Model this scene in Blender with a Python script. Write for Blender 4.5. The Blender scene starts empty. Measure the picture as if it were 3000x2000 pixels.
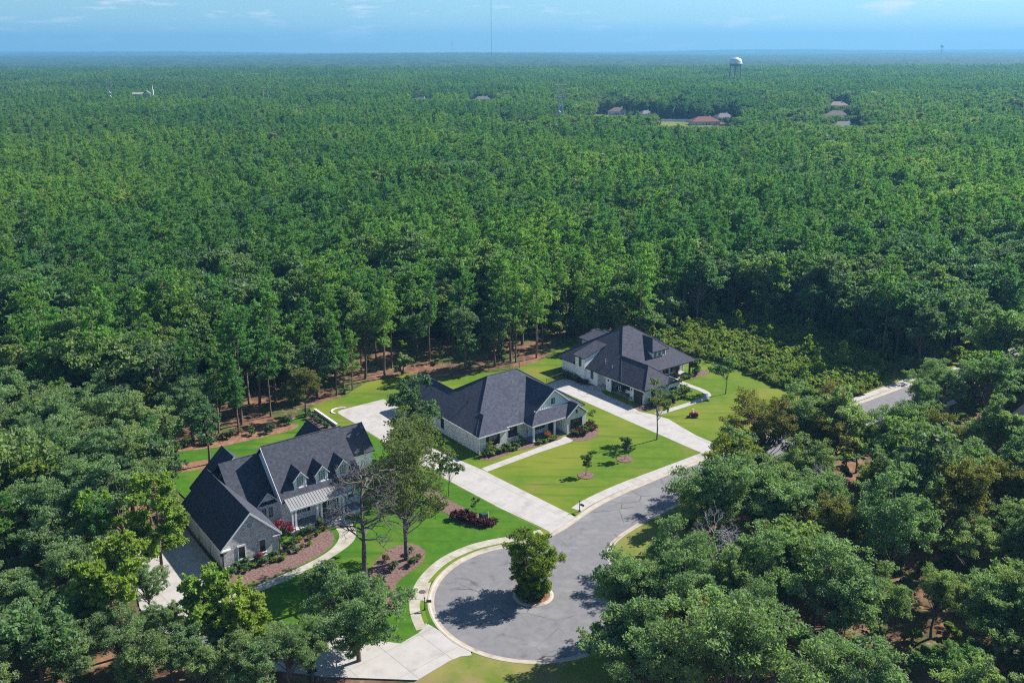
import bpy, bmesh, math, random
import numpy as np
from mathutils import Matrix, Vector
from mathutils.geometry import tessellate_polygon

rng = np.random.default_rng(7)
random.seed(7)
SC = bpy.context.scene
COL = SC.collection
D = bpy.data

# ------------------------------------------------------------------ camera
CAM_H = 64.0
HAZE = 0.00015
def make_camera():
    f, cx, cy = 2750.0, 1500.0, 800.0          # photo pixels (3000 x 2000); the photo is a crop, so the axis sits above its middle
    pitch = math.atan2(cy - 142.5, f)
    roll = -0.003
    r = np.array([1, 0, 0.]); fw = np.array([0, math.cos(pitch), -math.sin(pitch)]); dn = np.cross(fw, r)
    c, s = math.cos(roll), math.sin(roll)
    r2 = c * r - s * dn; d2 = s * r + c * dn
    cam = D.cameras.new('camera'); o = D.objects.new('camera', cam); COL.objects.link(o)
    m = Matrix.Identity(4)
    for i in range(3):
        m[i][0] = r2[i]; m[i][1] = -d2[i]; m[i][2] = -fw[i]
    m[2][3] = CAM_H
    o.matrix_world = m
    cam.sensor_width = 36.0; cam.lens = 36.0 * f / 3000.0
    cam.shift_y = (cy - 1000.0) / 3000.0
    cam.clip_start = 1.0; cam.clip_end = 60000.0
    SC.camera = o
    return r2, d2, fw
CR, CD, CF = make_camera()

# ------------------------------------------------------------------ sky, sun, exposure
SUN_AZ, SUN_EL = math.radians(29.0), math.radians(39.0)
W = D.worlds.new('World'); SC.world = W; W.use_nodes = True
wn, wl = W.node_tree.nodes, W.node_tree.links
wn.clear()
w_out = wn.new('ShaderNodeOutputWorld'); w_bg = wn.new('ShaderNodeBackground')
sky = wn.new('ShaderNodeTexSky'); sky.sky_type = 'NISHITA'; sky.sun_disc = False
sky.sun_elevation = SUN_EL; sky.sun_rotation = math.pi / 2 - SUN_AZ
sky.altitude = 60; sky.air_density = 1.0; sky.dust_density = 0.0; sky.ozone_density = 4.0
w_bg.inputs['Strength'].default_value = 0.078
# small fair-weather clouds, a noise over the direction of view
tc = wn.new('ShaderNodeTexCoord'); mp = wn.new('ShaderNodeMapping'); mp.inputs['Scale'].default_value = (7, 7, 36)
n1 = wn.new('ShaderNodeTexNoise'); n1.inputs['Scale'].default_value = 2.1; n1.inputs['Detail'].default_value = 7; n1.inputs['Roughness'].default_value = 0.58
rp = wn.new('ShaderNodeValToRGB'); rp.color_ramp.elements[0].position = 0.56; rp.color_ramp.elements[1].position = 0.70
rp.color_ramp.elements[1].color = (0.9, 0.9, 0.9, 1)
mx = wn.new('ShaderNodeMix'); mx.data_type = 'RGBA'
mx.inputs['B'].default_value = (12.5, 9.5, 8.6, 1)
wl.new(tc.outputs['Generated'], mp.inputs['Vector']); wl.new(mp.outputs['Vector'], n1.inputs['Vector'])
wl.new(n1.outputs['Fac'], rp.inputs['Fac']); wl.new(rp.outputs['Color'], mx.inputs['Factor'])
wl.new(sky.outputs['Color'], mx.inputs['A']); tn = wn.new('ShaderNodeMix'); tn.data_type = 'RGBA'; tn.blend_type = 'MULTIPLY'; tn.inputs['Factor'].default_value = 1.0; tn.inputs['B'].default_value = (0.58, 0.76, 0.86, 1)
wl.new(mx.outputs['Result'], tn.inputs['A']); wl.new(tn.outputs['Result'], w_bg.inputs['Color'])
wl.new(w_bg.outputs['Background'], w_out.inputs['Surface'])

sun = D.lights.new('sun', 'SUN'); sun.energy = 5.0; sun.angle = math.radians(0.53); sun.color = (1.0, 0.955, 0.88)
so = D.objects.new('sun', sun); COL.objects.link(so)
sd = Vector((math.cos(SUN_EL) * math.cos(SUN_AZ), math.cos(SUN_EL) * math.sin(SUN_AZ), math.sin(SUN_EL)))
so.rotation_euler = sd.to_track_quat('Z', 'Y').to_euler(); so.location = (80, 60, 200)

SC.view_settings.view_transform = 'Standard'; SC.view_settings.look = 'None'
SC.view_settings.gamma = 1.0; SC.view_settings.use_curve_mapping = False
SC.view_settings.exposure = 1.05
SC.cycles.max_bounces = 8; SC.cycles.diffuse_bounces = 4; SC.cycles.glossy_bounces = 2
SC.cycles.transmission_bounces = 5; SC.cycles.volume_bounces = 0; SC.cycles.transparent_max_bounces = 6
SC.cycles.use_denoising = False
SC.render.filter_size = 1.15; SC.cycles.filter_width = 1.15; SC.cycles.sample_clamp_indirect = 4.0

# ------------------------------------------------------------------ helpers: objects
def link(o, parent=None):
    COL.objects.link(o)
    if parent is not None: o.parent = parent
    return o
def tag(o, label=None, cat=None, group=None, kind=None):
    if label: o['label'] = label
    if cat: o['category'] = cat
    if group: o['group'] = group
    if kind: o['kind'] = kind
    return o
def empty(name, loc=(0, 0, 0), rz=0.0, label=None, cat=None, group=None):
    o = D.objects.new(name, None); o.location = loc; o.rotation_euler = (0, 0, rz); o.empty_display_size = 0.2
    link(o); return tag(o, label, cat, group)
def from_bm(name, bm, mats, parent=None, smooth=False):
    bmesh.ops.recalc_face_normals(bm, faces=bm.faces)
    me = D.meshes.new(name); bm.to_mesh(me); bm.free()
    for m in (mats if isinstance(mats, (list, tuple)) else [mats]): me.materials.append(m)
    if smooth:
        me.polygons.foreach_set('use_smooth', [True] * len(me.polygons))
    return link(D.objects.new(name, me), parent)
def np_mesh(name, verts, faces, mats, matidx=None, smooth=False):
    """faces: (n,3) or (n,4) int array"""
    me = D.meshes.new(name)
    v = np.asarray(verts, np.float32); f = np.asarray(faces, np.int32); n, k = f.shape
    me.vertices.add(len(v)); me.vertices.foreach_set('co', v.ravel())
    me.loops.add(n * k); me.loops.foreach_set('vertex_index', f.ravel())
    me.polygons.add(n); me.polygons.foreach_set('loop_start', np.arange(0, n * k, k, dtype=np.int32))
    me.polygons.foreach_set('loop_total', np.full(n, k, np.int32))
    for m in mats: me.materials.append(m)
    if matidx is not None: me.polygons.foreach_set('material_index', np.asarray(matidx, np.int32))
    if smooth: me.polygons.foreach_set('use_smooth', np.ones(n, bool))
    me.update(calc_edges=True); me.validate()
    return me
def box(bm, x0, x1, y0, y1, z0, z1):
    p = [(x0, y0, z0), (x1, y0, z0), (x1, y1, z0), (x0, y1, z0), (x0, y0, z1), (x1, y0, z1), (x1, y1, z1), (x0, y1, z1)]
    v = [bm.verts.new(c) for c in p]
    for f in ((0, 3, 2, 1), (4, 5, 6, 7), (0, 1, 5, 4), (1, 2, 6, 5), (2, 3, 7, 6), (3, 0, 4, 7)): bm.faces.new([v[i] for i in f])
def slab(bm, poly, z0, z1):
    """closed prism from an outline that may be concave"""
    b = [bm.verts.new((x, y, z0)) for x, y in poly]; t = [bm.verts.new((x, y, z1)) for x, y in poly]
    n = len(poly)
    for i in range(n):
        j = (i + 1) % n; bm.faces.new((b[i], b[j], t[j], t[i]))
    for tri in tessellate_polygon([[Vector((x, y, 0)) for x, y in poly]]):
        bm.faces.new([t[i] for i in tri]); bm.faces.new([b[i] for i in reversed(tri)])
def prism(bm, prof, axis, a0, a1):
    """profile (s, z) swept along an axis; axis 'v': s is u; axis 'u': s is v"""
    def P(s, z, a): return (s, a, z) if axis == 'v' else (a, s, z)
    A = [bm.verts.new(P(s, z, a0)) for s, z in prof]; B = [bm.verts.new(P(s, z, a1)) for s, z in prof]
    n = len(prof)
    for i in range(n):
        j = (i + 1) % n; bm.faces.new((A[i], A[j], B[j], B[i]))
    for tri in tessellate_polygon([[Vector((s, z, 0)) for s, z in prof]]):
        bm.faces.new([A[i] for i in reversed(tri)]); bm.faces.new([B[i] for i in tri])
def chevron(bm, axis, c, half, a0, a1, ze, zr, th=0.17):
    prism(bm, [(c - half, ze), (c, zr), (c + half, ze), (c + half, ze - th), (c, zr - th * 1.2), (c - half, ze - th)], axis, a0, a1)
def hip(bm, u0, u1, v0, v1, ze, r0, r1, zr, th=0.17):
    c = [(u0, v0), (u1, v0), (u1, v1), (u0, v1)]
    b = [bm.verts.new((x, y, ze - th)) for x, y in c]; t = [bm.verts.new((x, y, ze)) for x, y in c]
    A = bm.verts.new((*r0, zr)); B = bm.verts.new((*r1, zr))
    for i in range(4): bm.faces.new((b[i], b[(i + 1) % 4], t[(i + 1) % 4], t[i]))
    bm.faces.new(b[::-1])
    if abs(r0[1] - r1[1]) < 1e-6:   # ridge along u
        bm.faces.new((t[0], t[1], B, A)); bm.faces.new((t[1], t[2], B)); bm.faces.new((t[2], t[3], A, B)); bm.faces.new((t[3], t[0], A))
    else:                           # ridge along v, r0 nearer the front
        bm.faces.new((t[0], t[1], A)); bm.faces.new((t[1], t[2], B, A)); bm.faces.new((t[2], t[3], B)); bm.faces.new((t[3], t[0], A, B))
def tube_arrays(pts, radii, k=6):
    pts = np.asarray(pts, float); n = len(pts)
    V = []; F = []
    for i in range(n):
        d = pts[min(i + 1, n - 1)] - pts[max(i - 1, 0)]; d = d / (np.linalg.norm(d) + 1e-9)
        a = np.cross(d, [0.3, 0.9, 0.31] if abs(d[2]) > 0.9 else [0, 0, 1.]); a /= np.linalg.norm(a) + 1e-9; b = np.cross(d, a)
        th = np.arange(k) * 2 * math.pi / k
        V.append(pts[i] + radii[i] * (np.cos(th)[:, None] * a + np.sin(th)[:, None] * b))
    for i in range(n - 1):
        for j in range(k):
            F.append((i * k + j, i * k + (j + 1) % k, (i + 1) * k + (j + 1) % k, (i + 1) * k + j))
    return np.vstack(V), np.array(F, int)
class Geo:
    """collects quads and triangles as quads into one mesh"""
    def __init__(s): s.v = []; s.f = []; s.n = 0
    def add(s, v, f): s.v.append(v); s.f.append(np.asarray(f) + s.n); s.n += len(v)
    def tube(s, pts, radii, k=5): s.add(*tube_arrays(pts, radii, k))
    def mesh(s, name, mats, smooth=False): return np_mesh(name, np.vstack(s.v), np.vstack(s.f), mats, None, smooth)
def bm_tube(bm, pts, radii, k=8, cap=True):
    V, F = tube_arrays(pts, radii, k); vs = [bm.verts.new(p) for p in V]
    for f in F: bm.faces.new([vs[i] for i in f])
    if cap: bm.faces.new(vs[:k]); bm.faces.new(vs[-k:])

# ------------------------------------------------------------------ helpers: materials
def mat(name, col=(0.5, 0.5, 0.5), rough=0.8, var=0.0, scale=3.0, col2=None, spec=0.3, metal=0.0, bump=0.0, bscale=30.0, coord='Object', detail=5.0, lo=0.35, hi=0.65):
    m = D.materials.new(name); m.use_nodes = True; nt = m.node_tree; b = nt.nodes['Principled BSDF']
    b.inputs['Roughness'].default_value = rough; b.inputs['Metallic'].default_value = metal; b.inputs['Specular IOR Level'].default_value = spec
    b.inputs['Base Color'].default_value = (*col, 1)
    m.diffuse_color = (*col, 1)
    if var or col2 or bump:
        tc = nt.nodes.new('ShaderNodeTexCoord')
    if var or col2:
        n = nt.nodes.new('ShaderNodeTexNoise'); n.inputs['Scale'].default_value = scale; n.inputs['Detail'].default_value = detail; n.inputs['Roughness'].default_value = 0.6
        r = nt.nodes.new('ShaderNodeValToRGB'); c2 = col2 or tuple(min(1, c * (1 + var)) for c in col); c1 = col if col2 else tuple(c * (1 - var) for c in col)
        r.color_ramp.elements[0].position = lo; r.color_ramp.elements[1].position = hi
        r.color_ramp.elements[0].color = (*c1, 1); r.color_ramp.elements[1].color = (*c2, 1)
        nt.links.new(tc.outputs[coord], n.inputs['Vector']); nt.links.new(n.outputs['Fac'], r.inputs['Fac']); nt.links.new(r.outputs['Color'], b.inputs['Base Color'])
        m['ramp'] = r.name
    if bump:
        n2 = nt.nodes.new('ShaderNodeTexNoise'); n2.inputs['Scale'].default_value = bscale; n2.inputs['Detail'].default_value = 4
        bp = nt.nodes.new('ShaderNodeBump'); bp.inputs['Strength'].default_value = bump; bp.inputs['Distance'].default_value = 0.05
        nt.links.new(tc.outputs[coord], n2.inputs['Vector']); nt.links.new(n2.outputs['Fac'], bp.inputs['Height']); nt.links.new(bp.outputs['Normal'], b.inputs['Normal'])
    return m
def overlay(m, col, scale, lo, hi, detail=4, stretch=None, rot=0.0, coord='Object'):
    """a second patchy colour over what feeds the base colour"""
    nt = m.node_tree; b = nt.nodes['Principled BSDF']; bc = b.inputs['Base Color']
    tc = nt.nodes.new('ShaderNodeTexCoord'); n = nt.nodes.new('ShaderNodeTexNoise'); n.inputs['Scale'].default_value = scale; n.inputs['Detail'].default_value = detail
    r = nt.nodes.new('ShaderNodeMapRange'); r.inputs['From Min'].default_value = lo; r.inputs['From Max'].default_value = hi
    x = nt.nodes.new('ShaderNodeMix'); x.data_type = 'RGBA'; x.inputs['B'].default_value = (*col, 1)
    if stretch:
        mp = nt.nodes.new('ShaderNodeMapping'); mp.inputs['Scale'].default_value = stretch; mp.inputs['Rotation'].default_value = (0, 0, rot)
        nt.links.new(tc.outputs[coord], mp.inputs['Vector']); nt.links.new(mp.outputs['Vector'], n.inputs['Vector'])
    else: nt.links.new(tc.outputs[coord], n.inputs['Vector'])
    nt.links.new(n.outputs['Fac'], r.inputs['Value']); nt.links.new(r.outputs['Result'], x.inputs['Factor'])
    if bc.is_linked: nt.links.new(bc.links[0].from_socket, x.inputs['A'])
    else: x.inputs['A'].default_value = bc.default_value
    nt.links.new(x.outputs['Result'], bc)
    return m
def leaf_mat(name, c1, c2, c3, transl=0.35, scale=0.5, tint=None, patch=False):
    """leaves: hue differs from plant to plant and from bough to bough; thin, so light comes through"""
    m = D.materials.new(name); m.use_nodes = True; nt = m.node_tree; N, Lk = nt.nodes, nt.links
    b = N['Principled BSDF']; b.inputs['Roughness'].default_value = 0.55; b.inputs['Specular IOR Level'].default_value = 0.18
    oi = N.new('ShaderNodeObjectInfo'); r = N.new('ShaderNodeValToRGB')
    e = r.color_ramp.elements; e[0].color = (*c1, 1); e[1].color = (*c3, 1); q = e.new(0.5); q.color = (*c2, 1)
    Lk.new(oi.outputs['Random'], r.inputs['Fac'])
    tc = N.new('ShaderNodeTexCoord'); n = N.new('ShaderNodeTexNoise'); n.inputs['Scale'].default_value = scale; n.inputs['Detail'].default_value = 3
    hs = N.new('ShaderNodeHueSaturation'); mr = N.new('ShaderNodeMapRange'); mr.inputs['From Min'].default_value = 0.3; mr.inputs['From Max'].default_value = 0.7
    mr.inputs['To Min'].default_value = 0.72; mr.inputs['To Max'].default_value = 1.32
    Lk.new(tc.outputs['Object'], n.inputs['Vector']); Lk.new(n.outputs['Fac'], mr.inputs['Value']); Lk.new(mr.outputs['Result'], hs.inputs['Value'])
    if patch:
        pn = N.new('ShaderNodeTexNoise'); pn.inputs['Scale'].default_value = 0.0075; pn.inputs['Detail'].default_value = 6; pr_ = N.new('ShaderNodeValToRGB'); pm = N.new('ShaderNodeMix'); pm.data_type = 'RGBA'; pm.blend_type = 'MULTIPLY'; pm.inputs['Factor'].default_value = 1
        pr_.color_ramp.elements[0].position = 0.36; pr_.color_ramp.elements[0].color = (0.62, 0.76, 0.98, 1); pr_.color_ramp.elements[1].position = 0.62; pr_.color_ramp.elements[1].color = (1.34, 1.20, 0.90, 1)
        Lk.new(oi.outputs['Location'], pn.inputs['Vector']); Lk.new(pn.outputs['Fac'], pr_.inputs['Fac']); Lk.new(r.outputs['Color'], pm.inputs['A']); Lk.new(pr_.outputs['Color'], pm.inputs['B']); Lk.new(pm.outputs['Result'], hs.inputs['Color'])
    else: Lk.new(r.outputs['Color'], hs.inputs['Color'])
    Lk.new(hs.outputs['Color'], b.inputs['Base Color'])
    t = N.new('ShaderNodeBsdfTranslucent'); g = N.new('ShaderNodeMix'); g.data_type = 'RGBA'; g.blend_type = 'MULTIPLY'; g.inputs['Factor'].default_value = 1
    g.inputs['B'].default_value = (*(tint or (1.18, 1.50, 0.62)), 1)
    Lk.new(hs.outputs['Color'], g.inputs['A']); Lk.new(g.outputs['Result'], t.inputs['Color'])
    mixs = N.new('ShaderNodeMixShader'); mixs.inputs['Fac'].default_value = transl
    Lk.new(b.outputs['BSDF'], mixs.inputs[1]); Lk.new(t.outputs['BSDF'], mixs.inputs[2]); Lk.new(mixs.outputs['Shader'], N['Material Output'].inputs['Surface'])
    m.diffuse_color = (*c2, 1)
    return m

M = {}
M['lawn'] = mat('lawn grass', (0.070, 0.140, 0.010), 0.9, col2=(0.105, 0.165, 0.012), scale=0.7, bump=0.5, bscale=9.0, spec=0.1)
overlay(M['lawn'], (0.155, 0.180, 0.020), 0.055, 0.45, 0.60, detail=6)
overlay(M['lawn'], (0.20, 0.155, 0.045), 0.12, 0.57, 0.76, detail=7)
overlay(M['lawn'], (0.065, 0.125, 0.010), 0.55, 0.50, 0.72, detail=3, stretch=(0.12, 1.3, 1), rot=math.radians(36))
M['verge'] = mat('verge grass', (0.10, 0.15, 0.02), 0.95, col2=(0.21, 0.19, 0.06), scale=0.28, bump=0.5, bscale=7.0, spec=0.1)
overlay(M['verge'], (0.22, 0.16, 0.085), 0.16, 0.55, 0.72)
M['strip'] = mat('strip grass', (0.085, 0.15, 0.013), 0.9, col2=(0.14, 0.19, 0.02), scale=0.8, bump=0.5, bscale=9.0, spec=0.1)
M['floor'] = mat('forest floor', (0.11, 0.055, 0.034), 0.95, col2=(0.25, 0.135, 0.085), scale=0.35, bump=0.6, bscale=3.0, spec=0.1, detail=8)
overlay(M['floor'], (0.06, 0.085, 0.025), 0.14, 0.47, 0.60, detail=8)
overlay(M['floor'], (0.30, 0.20, 0.14), 0.9, 0.56, 0.75, detail=9)
overlay(M['floor'], (0.055, 0.035, 0.025), 0.5, 0.58, 0.75, detail=9)
M['mulch'] = mat('pine bark mulch', (0.105, 0.06, 0.052), 0.95, col2=(0.23, 0.15, 0.13), scale=3.5, bump=0.9, bscale=9.0, spec=0.1, detail=8)
M['straw'] = mat('pine straw', (0.16, 0.075, 0.045), 0.95, col2=(0.30, 0.17, 0.11), scale=1.2, bump=0.7, bscale=6.0, spec=0.1, detail=8)
M['asphalt'] = mat('asphalt', (0.155, 0.150, 0.158), 0.85, col2=(0.185, 0.180, 0.186), scale=1.1, bump=0.25, bscale=40.0, spec=0.25, detail=10)
overlay(M['asphalt'], (0.23, 0.225, 0.225), 0.22, 0.56, 0.74, detail=8)
overlay(M['asphalt'], (0.115, 0.113, 0.125), 0.5, 0.60, 0.75, detail=9)
def cracks(m, col, scale, width):
    nt = m.node_tree; b = nt.nodes['Principled BSDF']; bc = b.inputs['Base Color']; tc = nt.nodes.new('ShaderNodeTexCoord'); nz = nt.nodes.new('ShaderNodeTexNoise'); nz.inputs['Scale'].default_value = 0.5; nz.inputs['Detail'].default_value = 6
    ad = nt.nodes.new('ShaderNodeMix'); ad.data_type = 'VECTOR'; ad.inputs['Factor'].default_value = 0.35; v = nt.nodes.new('ShaderNodeTexVoronoi'); v.feature = 'DISTANCE_TO_EDGE'; v.inputs['Scale'].default_value = scale
    nt.links.new(tc.outputs['Object'], nz.inputs['Vector']); nt.links.new(tc.outputs['Object'], ad.inputs['A']); nt.links.new(nz.outputs['Color'], ad.inputs['B']); nt.links.new(ad.outputs['Result'], v.inputs['Vector'])
    lt = nt.nodes.new('ShaderNodeMapRange'); lt.inputs['From Min'].default_value = width; lt.inputs['From Max'].default_value = width * .3; n2 = nt.nodes.new('ShaderNodeTexNoise'); n2.inputs['Scale'].default_value = 0.16; nt.links.new(tc.outputs['Object'], n2.inputs['Vector'])
    mk = nt.nodes.new('ShaderNodeMapRange'); mk.inputs['From Min'].default_value = 0.5; mk.inputs['From Max'].default_value = 0.6; mu = nt.nodes.new('ShaderNodeMath'); mu.operation = 'MULTIPLY'; x = nt.nodes.new('ShaderNodeMix'); x.data_type = 'RGBA'; x.inputs['B'].default_value = (*col, 1)
    nt.links.new(v.outputs['Distance'], lt.inputs['Value']); nt.links.new(n2.outputs['Fac'], mk.inputs['Value']); nt.links.new(lt.outputs['Result'], mu.inputs[0]); nt.links.new(mk.outputs['Result'], mu.inputs[1]); nt.links.new(mu.outputs[0], x.inputs['Factor']); nt.links.new(bc.links[0].from_socket, x.inputs['A']); nt.links.new(x.outputs['Result'], bc)
cracks(M['asphalt'], (0.07, 0.068, 0.07), 0.30, 0.014)
overlay(M['asphalt'], (0.26, 0.245, 0.23), 0.5, 0.60, 0.80, detail=8, stretch=(.25, 1, 1), rot=math.radians(-40))
M['concrete'] = mat('concrete', (0.36, 0.335, 0.315), 0.8, col2=(0.41, 0.385, 0.365), scale=0.6, bump=0.1, bscale=30.0, detail=9)
overlay(M['concrete'], (0.27, 0.235, 0.205), 0.35, 0.55, 0.80, detail=9)
overlay(M['concrete'], (0.24, 0.225, 0.21), 0.9, 0.62, 0.85, detail=8)
M['joint'] = mat('joint', (0.16, 0.15, 0.14), 0.9)
M['kerb'] = mat('kerb concrete', (0.33, 0.29, 0.24), 0.85, col2=(0.42, 0.37, 0.31), scale=0.9, detail=9)
overlay(M['kerb'], (0.24, 0.19, 0.14), 0.7, 0.55, 0.75, detail=8)
M['oldwalk'] = mat('weathered concrete', (0.30, 0.27, 0.21), 0.85, col2=(0.43, 0.40, 0.34), scale=0.7, detail=9)
M['white'] = mat('white paint', (0.74, 0.75, 0.76), 0.5, var=0.04, scale=2.0)
M['siding'] = mat('white siding', (0.74, 0.76, 0.78), 0.6, var=0.05, scale=1.0)
M['greysiding'] = mat('grey siding', (0.30, 0.32, 0.33), 0.6, var=0.05, scale=1.0)
M['black'] = mat('black metal', (0.02, 0.02, 0.022), 0.45, spec=0.5)
M['bronze'] = mat('dark bronze', (0.035, 0.032, 0.03), 0.5)
M['shutter'] = mat('shutter paint', (0.014, 0.015, 0.018), 0.55)
M['timber'] = mat('dark timber', (0.045, 0.03, 0.022), 0.7, var=0.2, scale=4)
M['glass'] = mat('window glass', (0.02, 0.028, 0.035), 0.06, spec=0.8)
M['paleglass'] = mat('pale window glass', (0.11, 0.16, 0.18), 0.1, spec=0.8)
M['interior'] = mat('garage interior', (0.10, 0.09, 0.085), 0.9)
M['chrome'] = mat('steel', (0.45, 0.46, 0.48), 0.35, metal=0.8)
M['manhole'] = mat('cast iron', (0.10, 0.08, 0.07), 0.7)
M['green'] = mat('utility green', (0.02, 0.055, 0.04), 0.5)
M['metalroof'] = mat('standing seam metal', (0.26, 0.255, 0.26), 0.5, var=0.08, scale=0.8)
M['bluestone'] = mat('porch stone', (0.14, 0.15, 0.17), 0.8, col2=(0.24, 0.24, 0.26), scale=2.5)
M['red'] = mat('red paint', (0.25, 0.02, 0.015), 0.35, spec=0.5)
M['carwhite'] = mat('car paint', (0.75, 0.75, 0.76), 0.25, spec=0.6)
M['rubber'] = mat('rubber', (0.02, 0.02, 0.02), 0.85)
M['skin'] = mat('skin', (0.45, 0.27, 0.19), 0.6)
M['shirt'] = mat('pale shirt', (0.50, 0.52, 0.55), 0.9)
M['trousers'] = mat('dark trousers', (0.03, 0.035, 0.05), 0.9)
M['hat'] = mat('straw hat', (0.55, 0.52, 0.40), 0.9)
M['hose'] = mat('hose', (0.10, 0.22, 0.28), 0.5)
M['bark'] = mat('bark', (0.075, 0.055, 0.045), 0.95, col2=(0.17, 0.13, 0.11), scale=2.5, bump=0.6, bscale=7)
M['pinebark'] = mat('pine bark', (0.10, 0.062, 0.045), 0.95, col2=(0.22, 0.15, 0.12), scale=2.0, bump=0.6, bscale=7)
M['palebark'] = mat('pale bark', (0.17, 0.15, 0.14), 0.95, col2=(0.32, 0.29, 0.27), scale=2.5)
M['deadwood'] = mat('dead wood', (0.065, 0.052, 0.046), 0.95, col2=(0.19, 0.16, 0.15), scale=1.4)
M['bleached'] = mat('bleached dead wood', (0.26, 0.25, 0.26), 0.95, col2=(0.42, 0.40, 0.42), scale=1.4)

def shingle(name, c1, c2):
    m = mat(name, c1, 0.88, col2=c2, scale=2.2, bump=0.35, bscale=14.0, spec=0.2, detail=9)
    nt = m.node_tree; b = nt.nodes['Principled BSDF']; tc = nt.nodes.new('ShaderNodeTexCoord')
    # tabs: short random blocks along each course, courses follow height
    sep = nt.nodes.new('ShaderNodeSeparateXYZ'); nt.links.new(tc.outputs['Object'], sep.inputs['Vector'])
    w = nt.nodes.new('ShaderNodeTexVoronoi'); w.inputs['Scale'].default_value = 1.0
    mp = nt.nodes.new('ShaderNodeMapping'); mp.inputs['Scale'].default_value = (3.3, 3.3, 11.0)
    nt.links.new(tc.outputs['Object'], mp.inputs['Vector']); nt.links.new(mp.outputs['Vector'], w.inputs['Vector'])
    x = nt.nodes.new('ShaderNodeMix'); x.data_type = 'RGBA'; x.blend_type = 'MULTIPLY'; x.inputs['Factor'].default_value = 0.30
    src = b.inputs['Base Color'].links[0].from_socket
    g = nt.nodes.new('ShaderNodeRGBToBW'); nt.links.new(w.outputs['Color'], g.inputs['Color'])
    mr = nt.nodes.new('ShaderNodeMapRange'); mr.inputs['To Min'].default_value = 0.3; mr.inputs['To Max'].default_value = 1.7
    nt.links.new(g.outputs['Val'], mr.inputs['Value'])
    nt.links.new(src, x.inputs['A']); nt.links.new(mr.outputs['Result'], x.inputs['B']); nt.links.new(x.outputs['Result'], b.inputs['Base Color'])
    # course shadow line
    wv = nt.nodes.new('ShaderNodeMath'); wv.operation = 'FRACT'; ml = nt.nodes.new('ShaderNodeMath'); ml.operation = 'MULTIPLY'; ml.inputs[1].default_value = 5.2
    nt.links.new(sep.outputs['Z'], ml.inputs[0]); nt.links.new(ml.outputs[0], wv.inputs[0])
    ad = nt.nodes.new('ShaderNodeMath'); ad.operation = 'ADD'
    bp = [n for n in nt.nodes if n.bl_idname == 'ShaderNodeBump'][0]
    hs = bp.inputs['Height'].links[0].from_socket
    mm = nt.nodes.new('ShaderNodeMath'); mm.operation = 'MULTIPLY'; mm.inputs[1].default_value = -0.8
    nt.links.new(wv.outputs[0], mm.inputs[0]); nt.links.new(mm.outputs[0], ad.inputs[0]); nt.links.new(hs, ad.inputs[1]); nt.links.new(ad.outputs[0], bp.inputs['Height'])
    return m
M['roof1'] = shingle('charcoal shingle', (0.037, 0.041, 0.056), (0.066, 0.069, 0.090))
M['roof2'] = shingle('slate shingle', (0.043, 0.048, 0.070), (0.076, 0.081, 0.109))
M['roof3'] = shingle('graphite shingle', (0.041, 0.042, 0.061), (0.067, 0.068, 0.090))
for k_ in ('roof1', 'roof2', 'roof3'): overlay(M[k_], (0.030, 0.032, 0.040), 0.35, 0.55, 0.85, detail=9)
def brick(name, c1, c2, mortar):
    m = D.materials.new(name); m.use_nodes = True; nt = m.node_tree; b = nt.nodes['Principled BSDF']; b.inputs['Roughness'].default_value = 0.9
    tc = nt.nodes.new('ShaderNodeTexCoord'); sep = nt.nodes.new('ShaderNodeSeparateXYZ'); cmb = nt.nodes.new('ShaderNodeCombineXYZ'); ad = nt.nodes.new('ShaderNodeMath'); ad.operation = 'ADD'
    nt.links.new(tc.outputs['Object'], sep.inputs['Vector']); nt.links.new(sep.outputs['X'], ad.inputs[0]); nt.links.new(sep.outputs['Y'], ad.inputs[1])
    nt.links.new(ad.outputs[0], cmb.inputs['X']); nt.links.new(sep.outputs['Z'], cmb.inputs['Y'])
    t = nt.nodes.new('ShaderNodeTexBrick'); t.inputs['Scale'].default_value = 1.0; t.inputs['Brick Width'].default_value = 0.42; t.inputs['Row Height'].default_value = 0.15; t.inputs['Mortar Size'].default_value = 0.018
    t.inputs['Color1'].default_value = (*c1, 1); t.inputs['Color2'].default_value = (*c2, 1); t.inputs['Mortar'].default_value = (*mortar, 1)
    nt.links.new(cmb.outputs[0], t.inputs['Vector']); nt.links.new(t.outputs['Color'], b.inputs['Base Color'])
    n = nt.nodes.new('ShaderNodeBump'); n.inputs['Strength'].default_value = 0.5; n.inputs['Distance'].default_value = 0.02; n.invert = True
    nt.links.new(t.outputs['Fac'], n.inputs['Height']); nt.links.new(n.outputs['Normal'], b.inputs['Normal'])
    return m
M['brick1'] = brick('brown white brick', (0.36, 0.28, 0.27), (0.64, 0.60, 0.60), (0.66, 0.65, 0.65))
overlay(M['brick1'], (0.68, 0.64, 0.64), 1.6, 0.52, 0.66, detail=8)
M['brick2'] = brick('limewashed brick', (0.56, 0.54, 0.51), (0.74, 0.72, 0.70), (0.74, 0.73, 0.71))
overlay(M['brick2'], (0.38, 0.32, 0.28), 1.1, 0.60, 0.74, detail=8)
M['brick3'] = brick('white brick', (0.74, 0.76, 0.78), (0.78, 0.80, 0.82), (0.74, 0.76, 0.78))

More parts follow.
